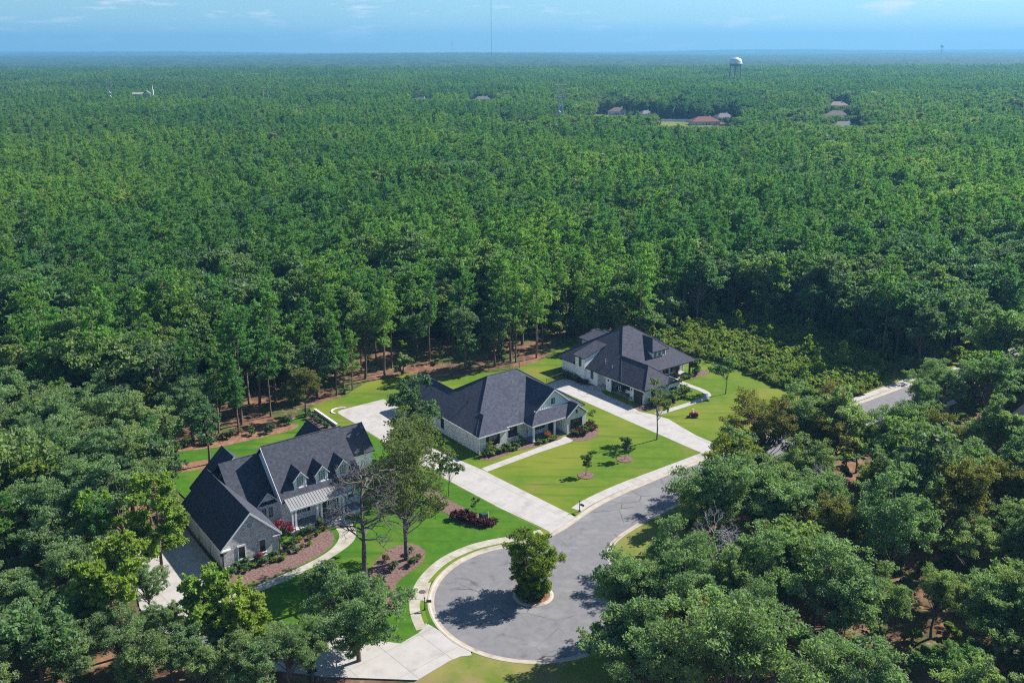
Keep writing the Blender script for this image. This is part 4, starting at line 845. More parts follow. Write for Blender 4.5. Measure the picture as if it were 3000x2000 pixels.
def mower(loc, rz):
    t = empty('riding_mower', loc, rz, 'red riding mower on the lawn of the white house', 'mower')
    bm = bmesh.new(); box(bm, -.55, .95, -.22, .22, .30, .42); from_bm('chassis', bm, M['black'], t)
    bm = bmesh.new()
    # hood: profile in x-z swept across
    pf = [(.38, .42), (1.02, .42), (1.06, .62), (.96, .80), (.46, .92), (.38, .88)]
    A = [bm.verts.new((x, -.27, z)) for x, z in pf]; B = [bm.verts.new((x, .27, z)) for x, z in pf]
    for i in range(6): bm.faces.new((A[i], A[(i + 1) % 6], B[(i + 1) % 6], B[i]))
    bm.faces.new(A[::-1]); bm.faces.new(B); hd = from_bm('hood', bm, M['red'], t)
    for y in (-.15, .15):
        bm = bmesh.new(); bm_tube(bm, [(1.0, y, .66), (1.07, y, .66)], [.06, .06], 10); from_bm('headlight', bm, M['white'], hd)
    bm = bmesh.new(); box(bm, -.62, .1, -.40, .40, .42, .52); box(bm, -.62, .1, -.46, -.28, .52, .58); box(bm, -.62, .1, .28, .46, .52, .58); from_bm('fender', bm, M['red'], t)
    bm = bmesh.new(); box(bm, -.22, .2, -.22, .22, .50, .58); box(bm, -.28, -.18, -.22, .22, .56, .95); from_bm('seat', bm, M['black'], t)
    bm = bmesh.new(); box(bm, -.1, .62, -.55, .55, .12, .28); from_bm('deck', bm, M['red'], t)
    for x, r, w in ((-.35, .27, .24), (.78, .19, .16)):
        for s in (-1, 1):
            y = s * (.32 if x < 0 else .30)
            bm = bmesh.new(); bm_tube(bm, [(x, y, r), (x, y + s * w, r)], [r, r], 16); wl_ = from_bm('wheel', bm, M['rubber'], t)
            bm = bmesh.new(); bm_tube(bm, [(x, y + s * w * .9, r), (x, y + s * (w + .012), r)], [r * .5, r * .5], 12); from_bm('rim', bm, M['white'], wl_)
    bm = bmesh.new(); bm_tube(bm, [(.46, 0, .9), (.38, 0, .98)], [.03, .03], 6); V, F = tube_arrays([(.37 + .06 * math.sin(a), .17 * math.cos(a), .97 + .15 * math.sin(a) * .5) for a in np.linspace(0, 2 * math.pi, 17)], [.018] * 17, 6); vs = [bm.verts.new(p) for p in V]
    for f in F: bm.faces.new([vs[i] for i in f])
    from_bm('steering_wheel', bm, M['black'], t)
mx_, my_, _ = h3w(3.1, -11.9)
mower((mx_, my_, 0.0), math.radians(-14)); rider((mx_, my_, 0.0), math.radians(-14), 'person in pale shirt and hat driving the red mower')

# white car in the open garage, tail towards the drive
def car(loc, rz):
    t = empty('parked_car', loc, rz, 'white car parked nose in inside the open garage', 'car')
    def sec(prof, y0, y1, m, name, par=t):
        bm = bmesh.new(); A = [bm.verts.new((x, y0, z)) for x, z in prof]; B = [bm.verts.new((x, y1, z)) for x, z in prof]; n = len(prof)
        for i in range(n): bm.faces.new((A[i], A[(i + 1) % n], B[(i + 1) % n], B[i]))
        bm.faces.new(A[::-1]); bm.faces.new(B); bmesh.ops.bevel(bm, geom=list(bm.edges), offset=.05, segments=2, affect='EDGES'); return from_bm(name, bm, m, par)
    b = sec([(-2.25, .35), (2.25, .35), (2.3, .7), (2.1, .92), (1.2, 1.05), (-2.2, 1.08), (-2.3, .8)], -.9, .9, M['carwhite'], 'body')
    sec([(-2.1, 1.05), (1.1, 1.04), (.4, 1.62), (-1.6, 1.68)], -.78, .78, M['glass'], 'windows'); sec([(-1.7, 1.62), (.35, 1.60), (.3, 1.70), (-1.6, 1.74)], -.76, .76, M['carwhite'], 'roof')
    for x in (-1.4, 1.4):
        for s in (-1, 1):
            bm = bmesh.new(); bm_tube(bm, [(x, s * .72, .34), (x, s * .93, .34)], [.34, .34], 16); w2 = from_bm('wheel', bm, M['rubber'], t)
            bm = bmesh.new(); bm_tube(bm, [(x, s * .9, .34), (x, s * .945, .34)], [.2, .2], 10); from_bm('rim', bm, M['chrome'], w2)
    for s in (-1, 1):
        bm = bmesh.new(); box(bm, -2.33, -2.2, s * .68 - .14, s * .68 + .14, .78, 1.0); from_bm('tail_light', bm, M['red'], t)
    bm = bmesh.new(); box(bm, -2.335, -2.26, -.26, .26, .58, .72); from_bm('number_plate', bm, M['white'], t)
    bm = bmesh.new(); box(bm, -2.36, -2.1, -.85, .85, .36, .52); from_bm('bumper', bm, M['black'], t)
cx_, cy_, _ = h3w(3.3, 2.35); car((cx_, cy_, .03), math.radians(37))
bx_, by_, _ = h3w(.95, 4.7)
t = empty('step_ladder', (bx_, by_, .03), math.radians(60), 'pale folding ladder standing inside the open garage', 'ladder')
for s in (-1, 1):
    bm = bmesh.new()
    for y in (-.25, .25): bm_tube(bm, [(s * .35, y, 0), (0, y * .7, 1.5)], [.03, .03], 5)
    o = from_bm('rail', bm, M['white'], t)
bm = bmesh.new()
for k in range(1, 5): box(bm, .35 - .075 * k - .05, .35 - .075 * k + .05, -.22, .22, .29 * k, .29 * k + .03)
from_bm('rungs', bm, M['white'], t)
rx_, ry_, _ = h3w(-.35, .45)
t = empty('hose_reel', (rx_, ry_, 0), math.radians(37 + 90), 'blue hose coiled on a reel stand against the garage pillar', 'hose reel')
bm = bmesh.new()
for k in range(3):
    V, F = tube_arrays([((.30 - .04 * k) * math.cos(a), -.05 + .05 * k, .55 + (.30 - .04 * k) * math.sin(a)) for a in np.linspace(0, 2 * math.pi, 21)], [.035] * 21, 6); vs = [bm.verts.new(p) for p in V]
    for f in F: bm.faces.new([vs[i] for i in f])
from_bm('hose', bm, M['hose'], t)
bm = bmesh.new(); bm_tube(bm, [(-.25, .1, 0), (0, .1, .6)], [.025, .025], 5); bm_tube(bm, [(.25, .1, 0), (0, .1, .6)], [.025, .025], 5); bm_tube(bm, [(0, -.12, .55), (0, .16, .55)], [.05, .05], 6); from_bm('stand', bm, M['white'], t)
# planters on the porch of the white house
for k, (u, v_) in enumerate(((15.0, 3.7), (17.2, 5.2))):
    x, y, _ = h3w(u, v_)
    t = empty('planter', (x, y, .25), 0, ('dark pot plant behind the middle porch post of the white house', 'dark pot plant between the porch windows of the white house')[k], 'planter')
    bm = bmesh.new(); bm_tube(bm, [(0, 0, 0), (0, 0, .5)], [.2, .28], 10); from_bm('pot', bm, M['black'], t)
    P = rng.normal(0, 1, (90, 3)) * (.2, .2, .32) + (0, 0, .95); a = rng.normal(0, .09, (90, 3)); b = rng.normal(0, .09, (90, 3))
    me = np_mesh('plant', np.stack([P - a, P + b, P + a, P - b], 1).reshape(-1, 3), np.arange(360).reshape(-1, 4), [M['gumtree']]); link(D.objects.new('plant', me), t)

# ------------------------------------------------------------------ plants
def unit(n, r=None):
    v = (r or rng).normal(size=(n, 3)); return v / np.linalg.norm(v, axis=1)[:, None]
def leaves(P, size, up=0.35, w=0.55, r=None):
    """one diamond per leaf spray, freely turned"""
    r = r or rng; n = len(P)
    nrm = unit(n, r) + [0, 0, up]; nrm /= np.linalg.norm(nrm, axis=1)[:, None]
    a = np.cross(nrm, unit(n, r)); a /= np.linalg.norm(a, axis=1)[:, None] + 1e-9; b = np.cross(nrm, a)
    L = (size * r.uniform(.55, 1.5, n))[:, None]
    V = np.stack([P - a * L, P + b * L * w, P + a * L, P - b * L * w], 1).reshape(-1, 3)
    return V, np.arange(4 * n).reshape(-1, 4)
def needles(P, L, k, r, up=0.55, w=0.17):
    """tufts: k flat needles bundles out of each point"""
    n = len(P); C = np.repeat(P, k, 0); d = unit(n * k, r) + [0, 0, up]; d /= np.linalg.norm(d, axis=1)[:, None]
    s = np.cross(d, unit(n * k, r)); s /= np.linalg.norm(s, axis=1)[:, None] + 1e-9
    l = (L * r.uniform(.75, 1.2, n * k))[:, None]
    V = np.stack([C, C + d * l * .6 + s * l * w * 1.6, C + d * l, C + d * l * .6 - s * l * w * 1.6], 1).reshape(-1, 3)
    return V, np.arange(4 * n * k).reshape(-1, 4)
def broadleaf(nm, seed, h, cr, cb, nclump, per, leaf, lm, bm_, trunk_r=.22, clr=.36, stems=1, w=.55, flat=.78, up=.35, even=False):
    r = np.random.default_rng(seed); g = Geo(); V = []; cz = h * (cb + 1) / 2; ch = h * (1 - cb) / 2
    C = []; nb = max(3, int(round(nclump / 8))); B = []
    for i in range(nb):
        d = unit(1, r)[0]; q = r.uniform(.35, .78); B.append(([d[0] * cr * q, d[1] * cr * q, cz + d[2] * ch * r.uniform(.2, .75)], r.uniform(.30, .52)))
    B.append(([0, 0, cz + ch * .42], .5))
    for i in range(nclump):
        o, br = B[i % len(B)]; d = unit(1, r)[0]; d[2] = d[2] * .9 + .25
        C.append([o[0] + d[0] * cr * br, o[1] + d[1] * cr * br, min(h * .985, max(cb * h * .85, o[2] + d[2] * min(ch, cr) * br))])
    if even:
        d = unit(nclump, r); q = r.uniform(.35, 1.0, (nclump, 1)) ** .6; C = d * q * [cr * .86, cr * .86, ch * .92] + [0, 0, cz]; C[:, :2] *= np.where(C[:, 2] < cz, .85, 1.0)[:, None]
    C = np.array(C)
    lean = r.normal(0, .03, 2) * h
    for s in range(stems):
        o = np.array([0, 0]) if stems == 1 else r.normal(0, .25, 2); e = lean + r.normal(0, cr * .25, 2) * (stems > 1)
        T = [np.array([*(o + e * t ** 1.4 + r.normal(0, .03, 2) * (t > 0) * h * .2), h * .80 * t - (0.2 if t == 0 else 0)]) for t in np.linspace(0, 1, 6)]
        g.tube(T, trunk_r * np.array([1.35, 1, .82, .64, .42, .2]), 7)
        for c in C[s::stems]:
            t = min(.9, max(.25, (c[2] / h) * .72)); k = t * 5; i = int(k); f = k - i
            p0 = T[i] * (1 - f) + T[min(i + 1, 5)] * f; m = p0 * .5 + c * .5 + [0, 0, .05 * h * r.uniform(-.5, 1)]
            g.tube([p0, m, c], [trunk_r * .36, trunk_r * .22, trunk_r * .07], 4)
            for _ in range(3):
                q = c + unit(1, r)[0] * cr * clr * .8; g.tube([m * .4 + c * .6, q], [trunk_r * .09, trunk_r * .03], 3)
    for c in C:
        R = cr * clr * r.uniform(.55, 1.45); n = int(per * (R / (cr * clr)) ** 1.6 * r.uniform(.75, 1.2))
        m = 7; sd_ = unit(m, r) * [1, 1, .8] + [c[0] / cr * .35, c[1] / cr * .35, .22]; ss = c + sd_ * R * r.uniform(.45, 1.05, (m, 1)) * [1, 1, flat]
        k = r.integers(0, m, n); d = unit(n, r); q = r.uniform(0, 1, n) ** .55
        P = ss[k] + d * (R * .52 * q)[:, None] * [1, 1, .55]
        V.append(P)
    P = np.vstack(V); P = P[P[:, 2] > .25]
    Lv, Lf = leaves(P, leaf, up, w, r)
    return g.mesh(nm + '_trunk', [bm_]), np_mesh(nm + '_crown', Lv, Lf, [lm])
def pine(nm, seed, h, cb, cr, lm, bm_, L=.46, k=9, dens=1.0, trunk_r=.19, top=.25, dead=True, w=.17):
    r = np.random.default_rng(seed); g = Geo(); P = []
    ln = r.normal(0, .02, 2) * h
    T = [np.array([*(ln * t ** 1.5 + r.normal(0, .012, 2) * h * t * (1 - t)), h * t - (.2 if t == 0 else 0)]) for t in np.linspace(0, 1, 8)]
    g.tube(T, trunk_r * np.array([1.25, 1, .9, .8, .66, .5, .3, .06]), 7)
    def at(z):
        t = min(.999, max(0, z / h)) * 7; i = int(t); f = t - i; return T[i] * (1 - f) + T[i + 1] * f
    z = cb * h
    while z < h * .985:
        t = (z - cb * h) / (h * (1 - cb)); prof = (.62 + 1.1 * t) if t < .35 else (1.0 - (t - .35) / .65 * (1 - top))
        for _ in range(r.integers(2, 5)):
            if r.uniform() < .12: continue
            a = r.uniform(0, 2 * math.pi); ln_ = cr * prof * r.uniform(.6, 1.12); rise = r.uniform(.05, .42) * (.5 + t)
            p0 = at(z); d = np.array([math.cos(a), math.sin(a), 0]); p1 = p0 + d * ln_ * .55 + [0, 0, ln_ * rise * .35]; p2 = p0 + d * ln_ + [0, 0, ln_ * rise]
            g.tube([p0, p1, p2], [trunk_r * .30, trunk_r * .2, trunk_r * .08], 4)
            n = max(2, int(ln_ * 2.6 * dens))
            for q in np.linspace(.40, 1.0, n):
                b = p0 * (1 - q) ** 2 + 2 * p1 * q * (1 - q) + p2 * q * q
                for _ in range(2):
                    e = b + r.normal(0, .30, 3) * [1, 1, .55] * (.5 + .7 * q); P.append(e)
                    if r.uniform() < .3: g.tube([b, e], [trunk_r * .07, trunk_r * .04], 3)
        z += r.uniform(.42, .75) * (h * (1 - cb)) / 8.5
    P.append(at(h)); P.append(at(h) - [0, 0, .3])
    if dead:
        for _ in range(4):
            a = r.uniform(0, 6.28); z = h * cb * r.uniform(.55, .95); p = at(z); l = cr * r.uniform(.25, .6); g.tube([p, p + [math.cos(a) * l, math.sin(a) * l, -.1 * l]], [trunk_r * .2, .02], 3)
    V, F = needles(np.array(P), L, k, r, w=w)
    return g.mesh(nm + '_trunk', [bm_]), np_mesh(nm + '_crown', V, F, [lm])
def bare(nm, seed, h, m, depth=5, r0=.24, spread=.55, cb=.4):
    r = np.random.default_rng(seed); g = Geo()
    def grow(p, d, l, rad, k):
        q = p + d * l; mid = (p + q) / 2 + r.normal(0, .06, 3) * l
        g.tube([p, mid, q], [rad, rad * .8, rad * .62], 6 if k < 2 else 3)
        if k >= depth: return
        for _ in range(r.integers(2, 4)):
            e = d + r.normal(0, spread, 3) + [0, 0, .12]; e /= np.linalg.norm(e); grow(q, e, l * r.uniform(.58, .82), rad * .58, k + 1)
        if r.uniform() < .5:
            e = d + r.normal(0, spread * 1.2, 3); e /= np.linalg.norm(e); grow(mid, e, l * .55, rad * .4, k + 2)
    T = [np.array([r.normal(0, .08) * t * 3, r.normal(0, .08) * t * 3, h * .82 * t - (.2 if t == 0 else 0)]) for t in np.linspace(0, 1, 7)]
    g.tube(T, r0 * np.array([1.2, 1, .9, .78, .6, .4, .2]), 8)
    for z in np.linspace(cb, 1, 24):
        i = min(5, int(z * 6)); f = z * 6 - i; p = T[i] * (1 - f) + T[i + 1] * f; a = r.uniform(0, 6.28)
        e = np.array([math.cos(a), math.sin(a), r.uniform(.15, .9)]); e /= np.linalg.norm(e); grow(p, e, h * .125 * r.uniform(.7, 1.25) * (1.25 - .5 * z), r0 * .40, 1)
    return g.mesh(nm + '_wood', [m])

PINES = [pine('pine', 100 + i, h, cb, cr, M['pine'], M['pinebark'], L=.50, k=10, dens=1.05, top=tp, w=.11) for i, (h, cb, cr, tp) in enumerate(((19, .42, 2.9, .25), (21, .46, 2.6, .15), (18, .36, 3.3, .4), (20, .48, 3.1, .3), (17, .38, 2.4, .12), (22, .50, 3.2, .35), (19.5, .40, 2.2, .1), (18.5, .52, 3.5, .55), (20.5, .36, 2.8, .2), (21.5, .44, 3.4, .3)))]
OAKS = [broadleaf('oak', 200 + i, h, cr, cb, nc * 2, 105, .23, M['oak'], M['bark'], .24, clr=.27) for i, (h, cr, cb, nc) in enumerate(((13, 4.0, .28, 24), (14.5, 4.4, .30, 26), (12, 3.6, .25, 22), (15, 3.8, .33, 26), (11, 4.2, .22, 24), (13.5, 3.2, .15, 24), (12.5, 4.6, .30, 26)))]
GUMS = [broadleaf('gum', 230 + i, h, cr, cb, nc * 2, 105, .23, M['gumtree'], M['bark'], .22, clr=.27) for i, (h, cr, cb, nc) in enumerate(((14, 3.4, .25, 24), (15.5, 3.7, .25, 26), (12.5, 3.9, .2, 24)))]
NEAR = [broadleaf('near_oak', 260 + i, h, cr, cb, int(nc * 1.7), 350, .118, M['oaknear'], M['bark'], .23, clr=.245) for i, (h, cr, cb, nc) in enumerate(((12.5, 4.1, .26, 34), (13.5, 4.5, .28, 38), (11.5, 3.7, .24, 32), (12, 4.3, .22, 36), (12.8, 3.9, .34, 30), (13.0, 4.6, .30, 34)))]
RUST = [broadleaf('russet_tree', 280, 12, 4.0, .28, 52, 330, .125, M['russet'], M['bark'], .22, clr=.26), broadleaf('yellow_tree', 281, 8.5, 3.0, .22, 30, 300, .12, M['yellowleaf'], M['bark'], .16, clr=.28)]
DEAD = [(bare('dead_tree', 300, 11, M['bleached'], 5, .15, .55, .3),), (bare('dead_tree', 301, 9, M['bleached'], 5, .12, .6, .25),)]
BUSH = [broadleaf('bush', 320 + i, h, cr, .05, 12, 120, .22, m, M['bark'], .06, stems=3) for i, (h, cr, m) in enumerate(((2.4, 1.5, M['oak']), (3.4, 1.8, M['oaknear']), (1.8, 1.2, M['weed']), (2.8, 1.4, M['gumtree'])))]

def tree(name, meshes, x, y, h_scale, label, cat='tree', group=None, rz=None, xy=None, z=GZ):
    o = empty(name, (x, y, z), rng.uniform(0, 6.28) if rz is None else rz, label, cat, group)
    o.scale = (xy or h_scale, xy or h_scale, h_scale)
    t = D.objects.new('trunk', meshes[0]); link(t, o)
    if len(meshes) > 1 and meshes[1] is not None: link(D.objects.new('crown', meshes[1]), o)
    return o

# ---- trees one can point at ------------------------------------------------
tree('cypress_tree', broadleaf('cypress', 401, 8.4, 3.5, .06, 64, 400, .17, M['feather'], M['bark'], .14, clr=.25, stems=4, w=.28, flat=.9, up=.2, even=True), 2.3, 101.2, 1, 'feathery green tree on the round island of the turning circle', z=.03)
tree('dead_tree', (bare('tall_bare', 402, 19.0, M['deadwood'], 5, .32, .55, .45),), -17.7, 101.3, 1, 'tall bare dead tree standing in the mulch before the dormered house')
tree('thin_oak', broadleaf('thin_oak', 403, 18.0, 5.0, .10, 100, 170, .14, M['greyleaf'], M['deadwood'], .26, clr=.25), -13.7, 109.2, 1, 'thinning grey green tree in the mulch bed between turning circle and dormered house')
tree('thin_oak', broadleaf('thin_oak2', 413, 14.0, 4.4, .15, 70, 170, .15, M['greyleaf'], M['palebark'], .2, clr=.27), -15.0, 127.5, 1, 'second thinning grey green tree, between dormered house and the long driveway')
tree('oak_tree', broadleaf('side_oak', 404, 14.4, 3.7, .22, 32, 210, .24, M['gumtree'], M['bark'], .2, clr=.32), -15.2, 141.3, 1, 'dark green tree beside the driveway along the left wall of the middle house')
tree('young_tree', broadleaf('young', 405, 6.2, 2.0, .40, 13, 70, .17, M['young'], M['bark'], .07, clr=.34), -9.4, 126.4, 1, 'small open crowned tree leaning over the driveway edge')
tree('young_tree', broadleaf('young2', 406, 5.0, 1.7, .35, 10, 70, .17, M['greyleaf'], M['bark'], .06, clr=.34), -10.8, 128.9, 1, 'little round tree at the upper end of the narrow mulch strip')
tree('sapling', broadleaf('sapling', 407, 2.9, .8, .35, 8, 36, .10, M['young'], M['palebark'], .025, clr=.4), -5.2, 121.1, 1, 'thin sapling just left of the green utility box')
lawn_tree = broadleaf('lawn_tree', 408, 3.5, .85, .28, 16, 110, .11, M['gumtree'], M['bark'], .04, clr=.40, flat=1.2)
tree('lawn_tree', lawn_tree, 11.3, 133.5, 1, 'lower of the two small lawn trees in mulch rings', group='small trees in mulch rings', z=.05)
tree('lawn_tree', lawn_tree, 18.0, 139.3, 1.12, 'upper of the two small lawn trees in mulch rings', group='small trees in mulch rings', rz=2.0, z=.05)
tree('slim_tree', broadleaf('slim', 409, 12.3, 1.9, .25, 22, 75, .18, M['greyleaf'], M['palebark'], .12, clr=.34), 24.3, 147.1, 1, 'tall slim tree on the lawn edge before the white house', z=0)
tree('young_tree', broadleaf('y3', 410, 6.8, 2.3, .25, 14, 110, .2, M['oak'], M['bark'], .09), 40.6, 168.5, 1, 'young tree on the lawn right of the white house path', z=0)
FG = [('umbrella', 501, 12.6, .62, 4.4, -42.3, 89.7, 'flat topped pine with bare lower limbs near the lower left corner'), ('big_pine', 502, 13.8, .30, 4.4, -43.4, 104.6, 'big bright pine left of the brick garage gable'),
      ('mid_pine', 503, 10.6, .40, 3.6, -32.0, 88.0, 'bright pine between the near driveway and the bottom edge'), ('low_pine', 504, 9.0, .42, 3.4, -27.9, 86.6, 'lower bright pine leaning right beside the near driveway'),
      ('left_pine', 505, 11.5, .34, 3.4, -51.5, 105.0, 'bright pine behind the flat topped pine at the left'), ('edge_pine', 506, 12.5, .34, 3.6, -61.8, 112.0, 'bright pine among broadleaf trees near the left edge')]
for nm, sd_, h, cb, cr, x, y, lb in FG:
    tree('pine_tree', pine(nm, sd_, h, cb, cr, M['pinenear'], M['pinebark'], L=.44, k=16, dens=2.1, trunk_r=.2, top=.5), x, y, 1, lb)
tree('oak_tree', broadleaf('front_oak', 510, 9.8, 4.7, .15, 75, 520, .118, M['oaknear'], M['bark'], .22, clr=.24), -16.6, 88.6, 1, 'round leafy tree at the bottom edge left of the near driveway mouth')
tree('oak_tree', broadleaf('front_oak2', 511, 8.4, 2.6, .2, 32, 420, .118, M['oaknear'], M['bark'], .16, clr=.34), -20.4, 93.2, 1, 'smaller leafy tree touching the lawn behind the bottom round tree')
for k, (x, y, s, i, lb) in enumerate(((11.6, 89.2, 1.0, 0, 'leafy tree overhanging the lower right of the turning circle'), (17.8, 88.0, .95, 1, 'leafy tree just right of the turning circle tree at the bottom edge'), (24.1, 93.2, 1.0, 2, 'leafy tree with two dark trunks in the right wood clearing'), (28.3, 94.6, 1.0, 3, 'leafy tree beside the two trunked tree in the right wood'),
     (31.8, 125.0, .92, 0, 'leafy tree leaning over the street bend'), (43.5, 133.0, 1.1, 1, 'large leafy tree hiding the street right of the driveway'))):
    tree('oak_tree', NEAR[i], x, y, s, lb)
tree('dead_tree', DEAD[0], 23.4, 99.5, 1.05, 'bleached dead tree in the right wood nearest the turning circle'); tree('dead_tree', DEAD[1], 26.0, 101.5, 1.0, 'second bleached dead tree behind the nearest one in the right wood')
tree('dead_tree', DEAD[1], 24.5, 122.0, .75, 'small bleached dead tree by the street kerb'); tree('dead_tree', DEAD[0], 42.0, 117.0, .9, 'bleached dead tree deep in the right wood')
tree('yellow_tree', RUST[1], 23.5, 112.5, .8, 'yellow green small tree behind the grass verge of the turning circle'); tree('yellow_tree', RUST[1], 24.5, 118.2, .75, 'yellow green small tree by the street kerb opposite the driveway')
tree('russet_tree', RUST[0], 50.0, 138.5, 1.05, 'olive tinged tree on the far side of the street opposite the white house'); tree('russet_tree', RUST[0], 63.0, 131.0, .95, 'russet crowned tree in the middle of the right wood')

for k, (x, y, s, i, lb) in enumerate(((-24.5, 80.5, .62, 0, 'low leafy tree at the bottom edge under the leaning bright pine'), (-30.5, 80.0, .66, 2, 'low leafy tree at the bottom edge between the two bright pines'), (-36.5, 81.5, .66, 1, 'low leafy tree at the bottom edge right of the flat topped pine'), (-44.5, 82.5, .70, 3, 'low leafy tree at the bottom edge under the flat topped pine'), (-51.0, 84.0, .72, 0, 'low leafy tree in the lower left corner'),
     (-48.0, 92.0, .66, 2, 'low leafy tree left of the flat topped pine trunk'), (-47.5, 99.0, .70, 1, 'leafy tree between the flat topped pine and the brick garage drive'), (-39.5, 87.0, .5, 3, 'dark leafy bush tree right of the flat topped pine trunk'), (-21.0, 85.6, .68, 2, 'small leafy tree under the round tree at the bottom edge'), (-49.5, 117.0, .8, 0, 'leafy tree behind the big bright pine'), (-35.0, 84.2, .55, 0, 'small leafy tree behind the bottom edge pines'))):
    tree('oak_tree', NEAR[i], x, y, s, lb)
tree('oak_tree', broadleaf('open_oak', 515, 15.5, 5.4, .22, 70, 300, .13, M['russet'], M['bark'], .3, clr=.22), 37.0, 129.0, 1, 'tallest open crowned tree where the street bends behind the right wood')
for k, (x, y, s, i, lb) in enumerate(((-41.5, 95.5, .62, 4, 'leafy tree right beside the brick garage drive edge'), (-36.5, 91.0, .5, 2, 'small leafy tree before the near driveway bend'), (-30.0, 85.5, .55, 5, 'small leafy tree between leaning pine and driveway'), (-25.5, 86.2, .48, 1, 'small leafy tree under the leaning bright pine'), (-22.8, 82.8, .62, 5, 'leafy tree at the bottom edge left of the round tree'), (-27.2, 82.2, .62, 0, 'leafy tree at the bottom edge right below the leaning pine'), (-32.5, 83.2, .64, 4, 'leafy tree at the bottom edge below the middle bright pine'), (-41.0, 85.6, .64, 1, 'leafy tree at the bottom edge beside the flat topped pine'), (-45.8, 88.4, .66, 5, 'leafy tree left behind the flat topped pine'), (-45.2, 97.0, .68, 3, 'leafy tree covering the left end of the near driveway'), (-38.2, 88.9, .52, 0, 'leafy tree right behind the flat topped pine'), (-50.5, 95.5, .8, 4, 'leafy tree at the left behind the near driveway bend'), (-52.5, 89.0, .8, 2, 'leafy tree near the lower left corner, second row'))):
    tree('oak_tree', NEAR[i], x, y, s, lb)

# back garden trunks with straw under them
for k, (x, y, m, s, lb) in enumerate(((-48.1, 138.0, OAKS[2], .85, 'leafy tree in the straw bed left of the dormered house roof'), (-53.0, 135.2, OAKS[4], .75, 'low leafy tree at the left end of the straw bed'), (-47.0, 150.5, PINES[4], .8, 'slim pine behind the straw bed of the dormered house'), (-43.4, 158.1, PINES[0], .85, 'pine trunk standing in red straw behind the dormered house'),
     (-57.5, 155.8, PINES[3], .85, 'leaning pine at the left of the red straw clearing'), (-36.9, 157.4, RUST[0], .75, 'olive brown tree behind the ridge of the dormered house'), (-33.4, 168.5, PINES[1], .72, 'left slim pine in the oval straw bed'), (-32.2, 169.6, PINES[4], .62, 'middle slim pine in the oval straw bed'), (-31.0, 171.6, PINES[2], .66, 'right slim pine in the oval straw bed'),
     (-29.4, 177.9, OAKS[3], .95, 'slim pale trunked tree at the wood edge behind the oval bed'), (-24.9, 184.2, PINES[5], .85, 'tall pine at the straw wood edge left of the middle house roof'), (-28.5, 186.9, PINES[3], .85, 'tall pine behind the left one at the straw wood edge'))):
    tree('pine_tree' if m in PINES else 'oak_tree', m, x, y, s, lb)

# ---- shrubs in the beds ----------------------------------------------------
def shrub_mesh(nm, seed, h, r_, lm, n=10, per=60, leaf=.11): return broadleaf(nm, seed, h, r_, .02, n, per, leaf, lm, M['bark'], .03, stems=3, clr=.45)
SH = {'green': shrub_mesh('s1', 601, .8, .5, M['oak']), 'dark': shrub_mesh('s2', 602, 1.2, .75, M['gumtree']), 'lime': shrub_mesh('s3', 603, .7, .5, M['yellowleaf']), 'plum': shrub_mesh('s4', 604, .9, .75, M['plum'], 12, 80), 'russet': shrub_mesh('s5', 605, .8, .6, M['russet']),
      'pink': broadleaf('s6', 606, 2.6, 1.05, .2, 18, 110, .10, M['pink'], M['palebark'], .03, stems=4, clr=.36), 'fresh': shrub_mesh('s7', 607, .6, .55, M['weed']), 'round': shrub_mesh('s8', 608, 1.5, .65, M['gumtree'], 14, 120), 'orange': shrub_mesh('s9', 609, 1.0, .5, M['orange'], 8, 60)}
def shrub(kind, x, y, s, label, group=None, z=.02): return tree('shrub', SH[kind], x, y, s, label, 'shrub', group, z=z)
g1 = 'low shrubs in the mulch bed before the dormered house'
for kind, u, v, s in (('green', 1.2, -.9, 1.0), ('green', 2.0, -1.6, .8), ('dark', 2.4, -.7, .8), ('fresh', 3.2, -1.4, .9), ('dark', 3.9, -.8, .75), ('green', 4.6, -1.7, .9), ('fresh', 5.1, -.9, .8), ('lime', 5.8, -1.8, .8), ('green', 6.4, -.9, .9), ('fresh', 7.0, -1.9, .9), ('green', .4, -1.8, 1.0), ('green', 8.2, .2, .9), ('green', 9.0, -1.2, .7), ('dark', 11.6, 2.5, .7), ('dark', 12.6, 2.3, .8), ('lime', 10.6, 1.2, .9), ('lime', 12.1, .6, .8), ('lime', 13.5, 1.2, .8), ('fresh', 11.3, -.6, .6), ('lime', 14.3, 1.9, .9), ('russet', 10.3, -.9, .6)):
    x, y, _ = h1w(u, v)
    lb = {'green': 'low green shrub in the mulch bed before the dormered house', 'dark': 'dark green shrub in the mulch bed before the dormered house', 'fresh': 'pale green low plant in the mulch bed before the dormered house', 'lime': 'yellow green shrub in the mulch bed before the dormered house', 'russet': 'olive tuft in the middle of the bed before the dormered house'}[kind]
    shrub(kind, x, y, s * 1.15, lb, g1)
x, y, _ = h1w(8.9, -.2); shrub('round', x, y, 1.0, 'tallest dark round shrub in the middle of the mulch bed right of the brick gable')
x, y, _ = h1w(14.4, 2.6); shrub('round', x, y, 1.05, 'dark upright shrub against the porch beside the steps')
for k, (u, v, s, lb) in enumerate(((8.4, 2.6, 1.15, 'pink flowering tree between brick gable and porch, taller one'), (9.8, 3.0, .8, 'pink flowering shrub beside the left porch columns'), (4.3, -1.0, .55, 'small pink flowering shrub under the brick gable windows'), (23.0, 3.6, 1.1, 'pink flowering tree at the right end of the white porch'), (24.4, 4.6, .9, 'second pink flowering shrub past the right end of the porch'))):
    x, y, _ = h1w(u, v); tree('flowering_tree', SH['pink'], x, y, s, lb, 'flowering tree', z=.02)
g2 = 'low shrubs along the front of the middle house'
